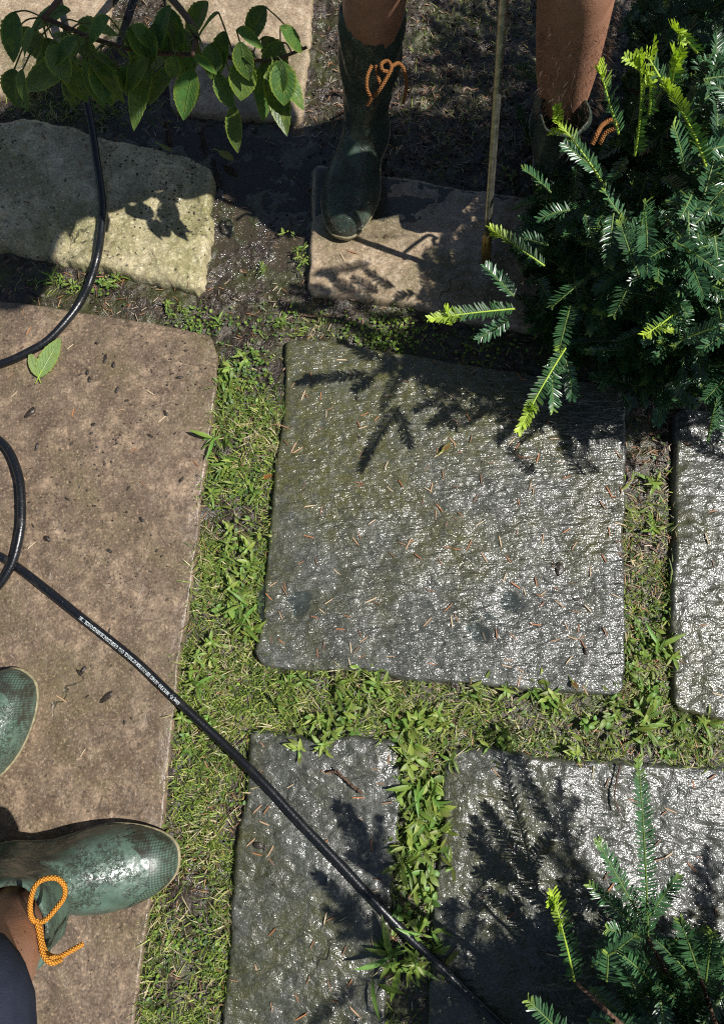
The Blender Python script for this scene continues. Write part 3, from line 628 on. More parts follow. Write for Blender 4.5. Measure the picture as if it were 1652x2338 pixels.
for a, b in [(935, 1735), (960, 1755), (990, 1740), (950, 1790), (975, 1820), (940, 1840), (990, 1850), (960, 1870), (985, 1890), (935, 1900), (960, 1920), (1005, 1880), (945, 1950), (975, 1960), (985, 2010), (955, 2040), (925, 1990), (935, 2090), (905, 2140), (950, 2130), (1000, 2150), (930, 2190), (890, 2180), (960, 2200)]: spots.append((a, b, W3, 1.05))
for a, b in [(1480, 1200), (1470, 1100), (1490, 1480), (1500, 1450), (1460, 1490), (1450, 1430), (1510, 1500), (1440, 1540), (1480, 1560)]: spots.append((a, b, W4, .85))
for a, b in [(275, 640), (245, 655), (690, 590), (680, 575), (385, 705), (410, 715), (635, 740), (655, 535), (600, 620), (145, 650), (170, 660), (120, 640), (110, 215), (60, 250), (160, 235), (230, 250), (650, 745), (1160, 400), (690, 605), (500, 740)]: spots.append((a, b, W5, .55))
fst = list(pw_)
for i, (a, b, lab, s) in enumerate(spots):
    q = P(a, b, -.01); x, y = q[0], q[1]
    if fst: o = fst.pop(0)
    else: o = random.choice(pw_).copy(); COL.objects.link(o)
    s *= random.uniform(.75, 1.15)
    o.location = (x, y, max(float(gheight(np.array([x]), np.array([y]))[0]), -.012) + .004); o.rotation_euler = (random.uniform(-.15, .15), random.uniform(-.15, .15), random.uniform(0, 6.28)); o.scale = (s, s, s)
    wl = {W1: ('near its corner', 'above halfway', 'halfway down', 'near the hose'), W2: ('left end', 'left of its middle', 'middle', 'right of its middle', 'right end'), W3: ('top end', 'above halfway', 'halfway', 'by the hose'), W4: ('at its top', 'at its lower end', 'at its lower end'), W5: ('left of the limestone block', 'between the block and the tan slab', 'near the tan slab')}[lab]
    kk = {W1: int(b > 1000) + int(b > 1250) + int(b > 1400), W2: int(a > 760) + int(a > 880) + int(a > 1200) + int(a > 1440), W3: int(b > 1800) + int(b > 1900) + int(b > 2050), W4: int(b > 1350), W5: int(a > 300) + int(a > 560)}[lab]
    tag(o, lab + ', ' + wl[kk], 'weed', 'weeds in the joints')

# ------------------------------------------------------------------ hose
HR = .0068
hp = [(130, -20, .05), (150, 60, .05), (168, 150, .06), (195, 220, .05), (210, 290, .035), (222, 370, .026), (231, 430, .026), (235, 480, .026), (231, 535, .022), (222, 590, .022), (205, 645, .01), (182, 692, .014), (150, 735, .014), (108, 778, .012), (60, 806, .012), (10, 828, .012), (-70, 850, .012),
      (-170, 900, .012), (-180, 960, .012), (-60, 975, .013), (10, 1015, .017), (42, 1080, .022), (50, 1150, .024), (46, 1220, .024), (22, 1300, .018), (-30, 1360, .0125), (-120, 1385, .012), (-170, 1330, .012), (-150, 1250, .012), (-70, 1240, .012), (0, 1270, .012), (44, 1297, .012), (110, 1348, .0125), (183, 1407, .012), (250, 1460, .012), (320, 1518, .012),
      (405, 1600, .012), (500, 1688, .008), (592, 1777, .013), (678, 1870, .013), (740, 1935, .013), (792, 1990, .013), (855, 2058, .013), (930, 2136, .009), (1010, 2212, .013), (1100, 2300, .013), (1250, 2440, .013)]
hpw = catmull([P(a, b, z) for a, b, z in hp], 700); hpw = resample(hpw, 900)
V, F, T = tube(hpw, HR, 18)
hose = mesh('pressure_hose', V, F, M['hose'], None, True, tris=T); tag(hose, 'black rubber pressure hose with white printing, lying across the slabs', 'hose')
# printed lettering wrapped on the hose
tc_ = bpy.data.curves.new('txt', 'FONT')
tc_.body = '6.3mm(1/4") - 1400 PSI/97BAR - NO F-60/D  KEEP AWAY FROM HOT SURFACES.  CHINA  GARDER \u00c9LOIGN\u00c9 DES SURFACES CHAUDES. 11/20N'
tc_.size = 1.0; tc_.offset = .012; tc_.resolution_u = 2; to = bpy.data.objects.new('txt', tc_); COL.objects.link(to)
bpy.context.view_layer.update()
tm = bpy.data.meshes.new_from_object(to.evaluated_get(bpy.context.evaluated_depsgraph_get()))
tv = np.array([v.co[:] for v in tm.vertices]); tf = [tuple(p.vertices) for p in tm.polygons]
bpy.data.objects.remove(to); bpy.data.curves.remove(tc_)
s_len = np.r_[0, np.cumsum(np.linalg.norm(np.diff(hpw, axis=0), axis=1))]
def s_at(px, py):
    q = P(px, py, .012); return s_len[np.linalg.norm(hpw - q, axis=1).argmin()]
s0, s1 = s_at(412, 1607), s_at(188, 1411)
tx = tv[:, 0] / tv[:, 0].max(); ss = s0 + (s1 - s0) * tx
hgt = .0078; ang = (tv[:, 1] - .35) * hgt / HR
c = np.stack([np.interp(ss, s_len, hpw[:, i]) for i in range(3)], -1)
tg = norm(np.stack([np.interp(ss + .004, s_len, hpw[:, i]) - np.interp(ss - .004, s_len, hpw[:, i]) for i in range(3)], -1))
# text runs against the hose direction, letters upside down for the camera
side = norm(np.cross(tg, np.array([0, 0, 1.0])));  upv = np.cross(side, tg)
ctr = .12
R_ = HR + .00018
pos = c + R_ * (np.sin(ang + ctr)[:, None] * side + np.cos(ang + ctr)[:, None] * upv)
me = bpy.data.meshes.new('printed_text'); me.from_pydata([tuple(v) for v in pos - np.array(hose.location)], [], tf); me.materials.append(M['print'])
o = bpy.data.objects.new('printed_text', me); COL.objects.link(o); o.parent = hose

# ------------------------------------------------------------------ boots and people
def boot(name, toe, heel, mat, parent, scale=1.0, lean=(0, 0), shaft=.33, zoff=0.0, label=None, lacepts=None, toecap=True, slim=1.0):
    """toe/heel: ground xy of the boot's tip and back. lean: xy shift of the shaft top in metres (world)."""
    toe = np.array(toe, float); heel = np.array(heel, float); L = np.linalg.norm(toe - heel); ax = (toe - heel) / L; sd = np.array([-ax[1], ax[0]])
    k = L / .31
    tab = np.array([(0, .004, .302, .047), (.008, -.002, .308, .050), (.02, -.003, .31, .053), (.032, -.002, .309, .053), (.044, 0, .304, .051), (.055, .001, .294, .049), (.064, .002, .279, .047), (.072, .003, .260, .045), (.081, .004, .236, .043),
                    (.091, .005, .210, .041), (.103, .006, .186, .040), (.117, .008, .166, .039), (.135, .010, .150, .039), (.160, .010, .139, .041), (.19, .008, .132, .044), (.23, .006, .131, .048), (.265, .004, .13, .05), (shaft / k - .012, .01, .124, .049), (shaft / k, .016, .118, .045)])
    zs = np.concatenate([np.linspace(0, .13, 40), np.linspace(.135, tab[-1, 0], 26)]) ; seg = 56
    th = np.linspace(0, 2 * np.pi, seg, endpoint=False); V = []
    for z in zs:
        bk, fr, hw = [np.interp(z, tab[:, 0], tab[:, i]) for i in (1, 2, 3)]
        low = np.clip((.15 - z) / .08, 0, 1)
        ccx, a = (bk + fr) / 2, (fr - bk) / 2
        n = 2.0 + .5 * low
        cx_ = np.sign(np.cos(th)) * np.abs(np.cos(th)) ** (2 / n); sy_ = np.sign(np.sin(th)) * np.abs(np.sin(th)) ** (2 / n)
        X = ccx + a * cx_
        foot = 1 + low * (-.30 * np.exp(-((X - .12) / .05) ** 2) - .24 * np.clip((.10 - X) / .1, 0, 1) * 1 + .06 * np.exp(-((X - .225) / .06) ** 2))
        Y = hw * slim * sy_ * foot
        Y = Y - low * .008 * np.clip((X - .15) / .15, 0, 1) ** 1.5 * -1
        # creases at the instep and folds in the shaft
        wr = .0022 * np.sin((X * .6 + z * 1.9) * 150 + 2 * np.sin(th)) * np.exp(-((z - .12) / .035) ** 2) + .0028 * np.sin(z * 62 + 3 * np.sin(th + 1) + 2 * np.cos(2 * th)) * np.clip((z - .12) / .05, 0, 1)
        lf = np.clip((z - .07) / (tab[-1, 0] - .07), 0, 1) ** 1.1
        rr = 1 + wr / max(a, .03)
        w2 = heel[None] + (ccx + (X - ccx) * rr)[:, None] * k * ax[None] + (Y * rr)[:, None] * k * sd[None] + lf * np.array(lean)[None]
        V.append(np.column_stack([w2, np.full(seg, zoff + z * k)]))
    nz = len(zs); Vt = V[-1].copy(); ctr_ = Vt.mean(0)
    # rim thickness and inner wall going down
    for f_, dz in ((.93, .003), (.90, -.001), (.88, -.03), (.86, -.07)):
        q = ctr_ + (Vt - ctr_) * f_; q[:, 2] = Vt[:, 2] + dz; V.append(q)
    V = np.concatenate(V); rows = nz + 4
    i0 = np.arange(rows - 1)[:, None] * seg; j = np.arange(seg)[None]; j2 = (j + 1) % seg
    F = np.stack([i0 + j, i0 + j2, i0 + seg + j2, i0 + seg + j], -1).reshape(-1, 4)
    b = mesh(name, V, F, mat, parent, True, origin=(heel[0], heel[1], zoff))
    # sole: a thin welt just proud of the upper
    S1 = []
    for z, g in ((.0, .0025), (.004, .0032), (.016, .0032), (.0195, .0026), (.0205, -.002)):
        i = int(np.abs(zs - z).argmin()); q = V[i * seg:(i + 1) * seg].copy(); c_ = q.mean(0); dn = norm(q[:, :2] - c_[:2])
        q[:, :2] += dn * g; q[:, 2] = zoff + z * k; S1.append(q)
    S1 = np.concatenate(S1); i0 = np.arange(4)[:, None] * seg
    Fs = np.stack([i0 + j, i0 + j2, i0 + seg + j2, i0 + seg + j], -1).reshape(-1, 4)
    mesh('sole', S1, Fs, M['sole'], b, True)
    if toecap:      # textured toe band lying just over the upper
        sel = []
        Vg = V[:nz * seg].reshape(nz, seg, 3)
        Xl = ((Vg[..., :2] - heel) @ ax) / k; Yl = ((Vg[..., :2] - heel) @ sd) / k; Zl = (Vg[..., 2] - zoff) / k
        m = (Xl > .277 - 17 * Yl ** 2) & (Zl > .024) & (Xl > .24)
        q = m[:-1] & m[1:] & np.roll(m, -1, 1)[:-1] & np.roll(m, -1, 1)[1:]
        idn = np.arange(nz * seg).reshape(nz, seg)
        Ft = np.stack([idn[:-1], np.roll(idn, -1, 1)[:-1], np.roll(idn, -1, 1)[1:], idn[1:]], -1)[q]
        cen = np.array([*(heel + ax * .22 * k), zoff + .02]); Vt2 = Vg.reshape(-1, 3) + norm(Vg.reshape(-1, 3) - cen) * .0009
        used = np.unique(Ft); rm = -np.ones(nz * seg, int); rm[used] = np.arange(len(used))
        mesh('toe_cap', Vt2[used], rm[Ft], M['toe'], b, True)
    return b, ctr_
def cord(path, r, parent, name='lace'):
    p = resample(catmull(path, 160), 260); V, F, T = tube(p, r, 12)
    sl_ = np.r_[0, np.cumsum(np.linalg.norm(np.diff(p, axis=0), axis=1))]
    U = np.zeros((len(V), 2)); U[:260 * 12, 0] = np.repeat(sl_ / .0032, 12); U[:260 * 12, 1] = np.tile(np.abs(np.linspace(-1, 1, 13)[:-1]) * 2, 260)
    return mesh(name, V, F, M['lace_shaded'] if parent in (b1, b2) else M['lace'], parent, True, luv=U, tris=T)
def skin(name, J, E, R, mat, parent, sub=2, root=0):
    off = np.array(parent.location); me = bpy.data.meshes.new(name); me.from_pydata([tuple(np.array(j) - off) for j in J], E, []); me.update()
    o = bpy.data.objects.new(name, me); COL.objects.link(o); o.parent = parent
    md = o.modifiers.new('skin', 'SKIN'); md.use_smooth_shade = True
    if not me.skin_vertices: 
        bpy.context.view_layer.update()
    sv = me.skin_vertices
    if len(sv) == 0:
        bpy.context.view_layer.objects.active = o; bpy.ops.mesh.customdata_skin_add(); sv = me.skin_vertices
    for i, r in enumerate(R): sv[0].data[i].radius = (r, r) if not isinstance(r, tuple) else r
    sv[0].data[root].use_root = True
    me.materials.append(mat); s = o.modifiers.new('sub', 'SUBSURF'); s.levels = sub; s.render_levels = sub
    return o
def person_body(parent, hipL, kneeL, ankL, hipR, kneeR, ankR, pelvis, chest, neck, head, face, armL, armR, cs=1.0, grip=None, k=1.0, hem=-.12):
    """one skinned body with limbs, hands with five fingers and a head with nose and ears"""
    J, E, R = [], [], []
    def add(p, r, prev=None):
        J.append(np.array(p, float)); R.append(r); i = len(J) - 1
        if prev is not None: E.append((prev, i))
        return i
    pelvis, chest, neck, head = map(lambda a: np.array(a, float), (pelvis, chest, neck, head))
    p0 = add(pelvis, .13 * k); wst = add((pelvis * .5 + chest * .5), .12 * k, p0); ch = add(chest, .14 * k, wst)
    nk = add(neck, .055 * k, ch); fdir = norm(np.array(face, float)); upd = norm(head - neck)
    hb = add(head - upd * .05 * k, .075 * k, nk); ht = add(head + upd * .03 * k, .085 * k, hb); add(head + upd * .085 * k, .05 * k, ht)
    chin = add(head - upd * .065 * k + fdir * .06 * k, .032 * k, hb)
    ns = add(head - upd * .005 * k + fdir * .095 * k, .013 * k, ht)
    sdv = np.cross(upd, fdir)
    for s in (1, -1): add(head + sdv * s * .087 * k, .017 * k, ht)
    for hip, knee, ank in ((hipL, kneeL, ankL), (hipR, kneeR, ankR)):
        hip, knee, ank = map(lambda a: np.array(a, float), (hip, knee, ank))
        a = add(hip, .095 * k, p0); b = add(hip * .45 + knee * .55, .075 * k, a); c_ = add(knee, .056 * k, b)
        d_ = add(knee * .68 + ank * .32, .053 * k * cs, c_); e = add(knee * .35 + ank * .65, .050 * k * cs, d_); add(ank, .041 * k, e)
    hands = []
    for sh, elb, wr, gdir in (armL, armR):
        sh, elb, wr = map(lambda a: np.array(a, float), (sh, elb, wr))
        a = add(sh, .06 * k, ch); b = add(sh * .5 + elb * .5, .045 * k, a); c_ = add(elb, .036 * k, b); d_ = add(elb * .6 + wr * .4, .035 * k, c_); e = add(wr, .024 * k, d_)
        f = norm(wr - elb); palm = wr + f * .045 * k; pi = add(palm, (.032 * k), e)
        gd = norm(np.array(gdir, float)); sd_ = norm(np.cross(f, gd)); 
        for q in range(4):      # fingers curl towards gdir's plane
            o_ = gd * (q - 1.5) * .019 * k; ln = (.9, 1.0, .95, .75)[q]
            kn = palm + f * .035 * k + o_
            i1 = add(kn, .0105 * k, pi); i2 = add(kn + (f * .028 + sd_ * .012) * ln * k, .009 * k, i1); i3 = add(kn + (f * .03 + sd_ * .036) * ln * k, .0085 * k, i2); add(kn + (f * .012 + sd_ * .05) * ln * k, .0075 * k, i3)
        t0 = add(palm - f * .012 * k + gd * -.03 * k + sd_ * .012 * k, .012 * k, pi); t1 = add(palm + f * .012 * k - gd * .045 * k + sd_ * .03 * k, .0105 * k, t0); add(palm + f * .03 * k - gd * .04 * k + sd_ * .045 * k, .009 * k, t1)
    body = skin('body', J, E, R, M['skin'], parent)
    # eyes and hair
    for s in (1, -1):
        V, F = clod(.011 * k, 1, 1.0); V = V * [1, 1.25, 1]; mesh('eye', V * .9 + head + fdir * .078 * k + sdv * s * .032 * k + upd * .012 * k, F, M['eye'], parent)
    mb = MB(); a = np.linspace(0, np.pi, 20); b = np.linspace(0, 2 * np.pi, 33)[:-1]; A, B = np.meshgrid(a, b, indexing='ij')
    loc = np.stack([np.sin(A) * np.cos(B), np.sin(A) * np.sin(B), np.cos(A)], -1)
    rr = 1 + .06 * fbm(A * 6, B * 6, 1.5, 3, 3)
    Vh = head + upd * .03 * k + (loc[..., 0:1] * fdir * .095 + loc[..., 1:2] * sdv * .092 + loc[..., 2:3] * upd * .1) * rr[..., None] * k
    q = (loc[..., 0] * .9 - loc[..., 2] * 1.0) < .25; i = np.arange(A.size).reshape(A.shape)
    qq = q[:-1] & q[1:] & np.roll(q, -1, 1)[:-1] & np.roll(q, -1, 1)[1:]
    Fh = np.stack([i[:-1], np.roll(i, -1, 1)[:-1], np.roll(i, -1, 1)[1:], i[1:]], -1)[qq]
    hair_o = mesh('hair', Vh.reshape(-1, 3), Fh, M['hair'], parent)
    # clothes follow the same joints, a little thicker
    J2 = [pelvis, pelvis * .7 + chest * .3]; E2 = [(0, 1)]; R2 = [.145 * k, .13 * k]
    for hip, knee in ((hipL, kneeL), (hipR, kneeR)):
        hip, knee = np.array(hip, float), np.array(knee, float); b0 = len(J2)
        J2 += [hip, hip * .45 + knee * .55, hip * -hem + knee * (1 + hem)]; E2 += [(0, b0), (b0, b0 + 1), (b0 + 1, b0 + 2)]; R2 += [.112 * k, .095 * k, .088 * k]
    skin('shorts', J2, E2, R2, M['navy'], parent)
    J3 = [pelvis * .97 + chest * .03, pelvis * .45 + chest * .55, chest, chest * .45 + neck * .55]; E3 = [(0, 1), (1, 2), (2, 3)]; R3 = [.16 * k, .155 * k, .17 * k, .085 * k]
    for sh, elb, wr, _ in (armL, armR):
        sh, elb = np.array(sh, float), np.array(elb, float); b0 = len(J3); J3 += [sh, sh * .35 + elb * .65]; E3 += [(2, b0), (b0, b0 + 1)]; R3 += [.075 * k, .062 * k]
    skin('shirt', J3, E3, R3, M['shirt'], parent, root=2)
    return body

# the wand's line, from where it meets the ground and where its shadow lies
G0 = P(1104, 655, 0.0); SH = P(640, 480, 0.0); v = (SH - G0)[:2]
# wand direction D=(dx,dy,1): ground shadow direction parallel to v, and seen through px (1140,124)
best = None
for dy in np.arange(-.6, 1.5, .01):
    for dx in np.arange(-.6, 1.2, .01):
        s_ = np.array([dx + SX, dy + SY]); e1 = abs(np.cross(np.append(s_, 0), np.append(v, 0))[2]) / np.linalg.norm(v) / (np.linalg.norm(s_) + .01)
        if s_ @ v < 0: continue
        m_ = min(math.hypot(*(np.array(TOPX(*(G0 + t * np.array([dx, dy, 1])))) - (1140, 124))) for t in (.3, .35, .4, .45, .5, .55, .6, .65, .7))
        e = e1 * 200 + m_
        if best is None or e < best[0]: best = (e, dx, dy)
WD = np.array([best[1], best[2], 1.0]); print('WAND', best, G0)

# ---- operator (the person at the top with the wand)
opk = .9
op = empty('person', (.15, .95, 0), 'person in dark muddy boots and shorts standing at the tan slab with the washer wand', 'person')
toe1 = P(768, 562, .0)[:2] + np.array([0, .008]); heel1 = toe1 + .28 * norm(np.array([.27, .96]))
topL = P(846, 42, .33); ank0 = heel1 + (toe1 - heel1) * .24
b1, c1 = boot('boot', toe1, heel1, M['rubber_mud_shade'], op, lean=topL[:2] - ank0, shaft=.335, zoff=.004, toecap=False, slim=1.08)
topR = P(1300, 232, .30); toe2 = P(1285, 520, 0)[:2]; heel2 = toe2 + .262 * norm(np.array([-.1, 1])); ank2 = heel2 + (toe2 - heel2) * .24
b2, c2 = boot('boot', toe2, heel2, M['rubber_mud_shade'], op, lean=topR[:2] - ank2, shaft=.28, zoff=-.008, toecap=False)
print('boot tops', c1, c2)
hand_t = .78
gripp = G0 + WD * hand_t
kneeL = tuple(P(866, -190, .52)); kneeR = tuple(P(1325, -90, .52))
akL = c1 + (np.array([*ank0, .09]) - c1) * .35; akR = c2 + (np.array([*ank2, .09]) - c2) * .35
hipL, hipR = (.13, 1.05, .84), (.33, 1.05, .84)
person_body(op, hipL, kneeL, tuple(akL), hipR, kneeR, tuple(akR), (.23, 1.07, .86), (.20, .82, 1.10), (.24, .69, 1.2), (.27, .60, 1.28), (-.1, -.65, -.75),
            ((.04, .78, 1.12), (-.05, .74, .92), tuple(G0 + WD * .62 + np.array([-.07, .04, .03])), tuple(WD)), ((.37, .78, 1.12), (.43, .9, .95), tuple(gripp + np.array([.02, .08, .05])), tuple(WD)), 1.02, k=opk)
# laces
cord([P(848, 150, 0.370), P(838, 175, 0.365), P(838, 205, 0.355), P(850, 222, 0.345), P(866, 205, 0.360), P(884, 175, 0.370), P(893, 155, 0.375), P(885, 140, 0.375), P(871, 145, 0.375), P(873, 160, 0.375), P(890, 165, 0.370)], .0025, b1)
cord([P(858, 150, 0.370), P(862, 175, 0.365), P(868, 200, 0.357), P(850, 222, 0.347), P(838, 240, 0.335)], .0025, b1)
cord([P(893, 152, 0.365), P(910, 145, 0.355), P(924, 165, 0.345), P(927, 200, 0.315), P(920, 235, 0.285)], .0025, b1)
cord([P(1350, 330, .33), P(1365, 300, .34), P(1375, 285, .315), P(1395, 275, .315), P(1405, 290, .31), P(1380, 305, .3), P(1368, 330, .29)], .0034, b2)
# leg hair on the right calf
mb = MB(); n_ = 900
a_ = rng.uniform(-2.6, .6, n_); zl = rng.uniform(.30, .47, n_); kz = (zl - c2[2]) / (kneeR[2] - c2[2])
cx_ = c2[0] + (kneeR[0] - c2[0]) * kz; cy_ = c2[1] + (kneeR[1] - c2[1]) * kz; r_ = .0485
base_ = np.stack([cx_ + r_ * np.cos(a_), cy_ + r_ * np.sin(a_), zl], -1); dd_ = norm(np.stack([np.cos(a_ + rng.normal(0, .8, n_)), np.sin(a_ + rng.normal(0, .8, n_)), rng.normal(-.6, .5, n_)], -1))
V, F, C, U = strips(base_, dd_, rng.normal(0, 1, (n_, 3)), rng.uniform(.006, .014, n_), .0004, rng.uniform(-.8, .8, n_), BLADE, col=[(.05, .025, .012)])
tag(mesh('leg_hair', V, F, M['litter'], op, True, C, U))

# wand: lance, nozzle, insulated grip
wr_ = empty('pressure_washer_wand', tuple(G0 + WD * .07), 'long metal pressure washer lance pointing down at the tan slab', 'pressure washer wand')
zt = .115
wp = np.array([G0 + WD * t for t in np.linspace(zt, .62, 14)]); V, F, T = tube(wp, .0058, 18); mesh('lance', V, F, M['steel'], wr_, True, tris=T)
wp = np.array([G0 + WD * t for t in (.055, .06, .075, .09, .1, .115, .118)]); V, F, T = tube(wp, [.004, .0075, .0085, .0085, .0075, .0078, .006], 18); mesh('nozzle', V, F, M['brass'], wr_, True, tris=T)
wp = np.array([G0 + WD * t for t in (.58, .585, .6, .85, .88)]); V, F, T = tube(wp, [.008, .013, .014, .016, .012], 20); mesh('grip', V, F, M['blackplastic'], wr_, True, tris=T)
gp = G0 + WD * .86; V, F, T = tube(np.array([gp, gp + [.01, .03, -.02], gp + [.02, .06, -.08], gp + [.02, .07, -.12]]), [.016, .018, .015, .014], 16); mesh('trigger_handle', V, F, M['blackplastic'], wr_, True, tris=T)
# water spray hitting the slab
mb = MB(); cl, cf = clod(.0007, 3, 1)
for i in range(500):
    t = random.random(); a = random.gauss(0, .28); c_ = G0 + WD * (.055 * (1 - t)); c_ = c_ + np.array([a * .06 * t, random.gauss(0, .004) * t, 0]); c_[2] = max(c_[2], .006)
    mb.add(cl * random.uniform(.4, 1.1) * [1, 1, 2.5] + c_, cf)
n = N('spray_water'); n.set(color=(.8, .85, .9), rough=.05, trans=.85, ior=1.33); M['spray'] = n.m
o = mb.build('water_spray', M['spray']); tag(o, 'thin fan of spray droplets below the wand nozzle', 'water spray', kind='stuff')

# ---- photographer (boots at the left)
ph = empty('person', (-.6, -.3, 0), 'person in green rubber boots and navy shorts standing on the brown flagstone', 'person')
toe3 = P(410, 1972, .02)[:2]; heel3 = toe3 - .315 * norm(np.array([1, .045]))
top3 = P(30, 2125, .32); ank3 = heel3 + (toe3 - heel3) * .24
b3, c3 = boot('boot', toe3, heel3, M['rubber'], ph, lean=top3[:2] - ank3, shaft=.32, zoff=.006, slim=1.08)
toe4 = P(75, 1545, .02)[:2]; heel4 = toe4 - .315 * norm(np.array([.55, .835])); ank4 = heel4 + (toe4 - heel4) * .24
b4, c4 = boot('boot', toe4, heel4, M['rubber'], ph, lean=(.03, .04), shaft=.32, zoff=.006, slim=1.08)
kn3 = P(-100, 2350, .50); kn4 = (c4[0] + .02, c4[1] + .03, .50)
person_body(ph, (-.62, -.38, .66), tuple(kn3), (c3[0] - .03, c3[1], .22), (-.70, -.22, .66), kn4, (c4[0], c4[1], .22), (-.72, -.32, .68), (-.70, -.28, .98), (-.66, -.26, 1.17), (-.62, -.24, 1.28), (.9, .3, -.5),
            ((-.68, -.45, 1.04), (-.66, -.56, .84), (-.56, -.48, .72), (0, .2, 1)), ((-.72, -.1, 1.04), (-.74, .0, .84), (-.66, -.02, .72), (0, .2, 1)), 1.0, k=.92, hem=.2)
cord([P(80, 2105, 0.365), P(71, 2090, 0.370), P(70, 2060, 0.375), P(80, 2025, 0.380), P(100, 2008, 0.380), P(130, 2006, 0.375), P(148, 2025, 0.370), P(146, 2050, 0.365), P(128, 2075, 0.365), P(105, 2100, 0.365), P(85, 2108, 0.365)], .0026, b3)
cord([P(88, 2108, 0.365), P(92, 2125, 0.365), P(97, 2155, 0.360), P(108, 2178, 0.355), P(130, 2186, 0.345), P(155, 2175, 0.335), P(190, 2155, 0.325)], .0027, b3)
cord([P(84, 2100, 0.365), P(92, 2140, 0.370), P(100, 2180, 0.375), P(118, 2198, 0.375), P(140, 2192, 0.365)], .0026, b3)

# ------------------------------------------------------------------ yew shrubs
def sprig_arrays(p0, p1, nn, nl, bright=0.0, droop=.05, side_up=.5, stiff=.0):
    """needles in two ranks along an arching shoot from p0 to p1"""
    p0, p1 = np.array(p0, float), np.array(p1, float); L = np.linalg.norm(p1 - p0)
    mid = (p0 + p1) / 2 + np.array([0, 0, droop * L]) + rng.normal(0, .03 * L, 3)
    t = np.linspace(0, 1, 12)[:, None]; path = (1 - t) ** 2 * p0 + 2 * t * (1 - t) * mid + t ** 2 * p1
    ts = np.linspace(.02, 1, nn); pos = np.stack([np.interp(ts, t[:, 0], path[:, i]) for i in range(3)], -1)
    tg = norm(np.gradient(pos, axis=0)); upg = norm(np.array([rng.normal(0, .35), rng.normal(0, .35), 1.0]))
    sd = norm(np.cross(tg, upg)); s = np.where(np.arange(nn) % 2 == 0, 1, -1)[:, None]
    fw = (.55 + .7 * ts[:, None] ** 2.5) * rng.uniform(.75, 1.25, (nn, 1)); upn = np.cross(sd, tg); keep = rng.random(nn) > .07
    d = norm(sd * s + tg * fw + upn * (side_up + rng.normal(0, .22, (nn, 1))))
    ln = nl * (1 - .45 * np.clip((ts - .75) / .25, 0, 1)) * rng.uniform(.8, 1.12, nn) * np.clip(.6 + ts * 4, 0, 1)
    old = np.array([.04, .105, .043]) * rng.uniform(.7, 1.3); mid_ = np.array([.05, .12, .03]); new = np.array([.42, .55, .06])
    f = np.clip((ts - (1 - .45 * bright)) / .4, 0, 1)[:, None] * (bright > 0); cc = old * (1 - f) + new * f
    cc = (cc + (mid_ - old) * .35 * bright * (1 - f)) * rng.uniform(.75, 1.3, (nn, 1))
    return path, pos, d, upn, ln, cc
class Yew:
    def __init__(s): s.a = []; s.b = []; s.stem = MB(); s.old = MB()
    def sprig(s, p0, p1, nl=.016, dens=520, bright=0.0, **k):
        nl = nl * .9; L = np.linalg.norm(np.array(p1) - np.array(p0)); nn = max(12, int(L * dens * 1.5)); path, pos, d, upn, ln, cc = sprig_arrays(p0, p1, nn, nl, bright, **k)
        (s.b if bright > .5 else s.a).append((pos, d, upn, ln, cc))
        V, F, T = tube(path, np.linspace(.0016, .0008, len(path)), 5, False)
        s.stem.add(V, F, T, (.30, .42, .04) if bright > .5 else (.10, .16, .03))
        if bright > .5:      # fresh side buds near the tip
            for q in range(random.randint(1, 3)):
                t = random.uniform(.62, .97); b0 = p0 + (np.array(p1) - p0) * t; ax = norm(np.array(p1) - p0); dv = norm(ax * .8 + rng.normal(0, .6, 3)); e1 = b0 + dv * random.uniform(.012, .02)
                path, pos, d, upn, ln, cc = sprig_arrays(b0, e1, 14, nl * .6, 1.0); s.b.append((pos, d, upn, ln, np.array([.34, .48, .05]) * rng.uniform(.8, 1.2, (14, 1))))
    def build(s, root):
        for lst, nm, mt in ((s.a, 'foliage', M['yew']), (s.b, 'fresh_shoots', M['yewtip'])):
            if not lst: continue
            pos, d, up, ln, cc = [np.concatenate(z) for z in zip(*lst)]
            V, F, C, U = strips(pos, d, up, ln, .0023 + 0 * ln, rng.uniform(-.2, .12, len(ln)), NEEDLE, .22, 3, cc); mesh(nm, V, F, mt, root, True, C, U)
        s.stem.build('stems', M['litter'], root)
        if s.old.V: s.old.build('branches', M['bark'], root)
def pd(px, py, z): return P(px, py, z)
root = empty('yew_shrub', tuple(P(1650, 560, -.02)), 'dense dark green yew shrub overhanging the slabs at the upper right', 'yew shrub', 'yew shrubs')
yw = Yew(); base = P(1640, 480, -.02); 
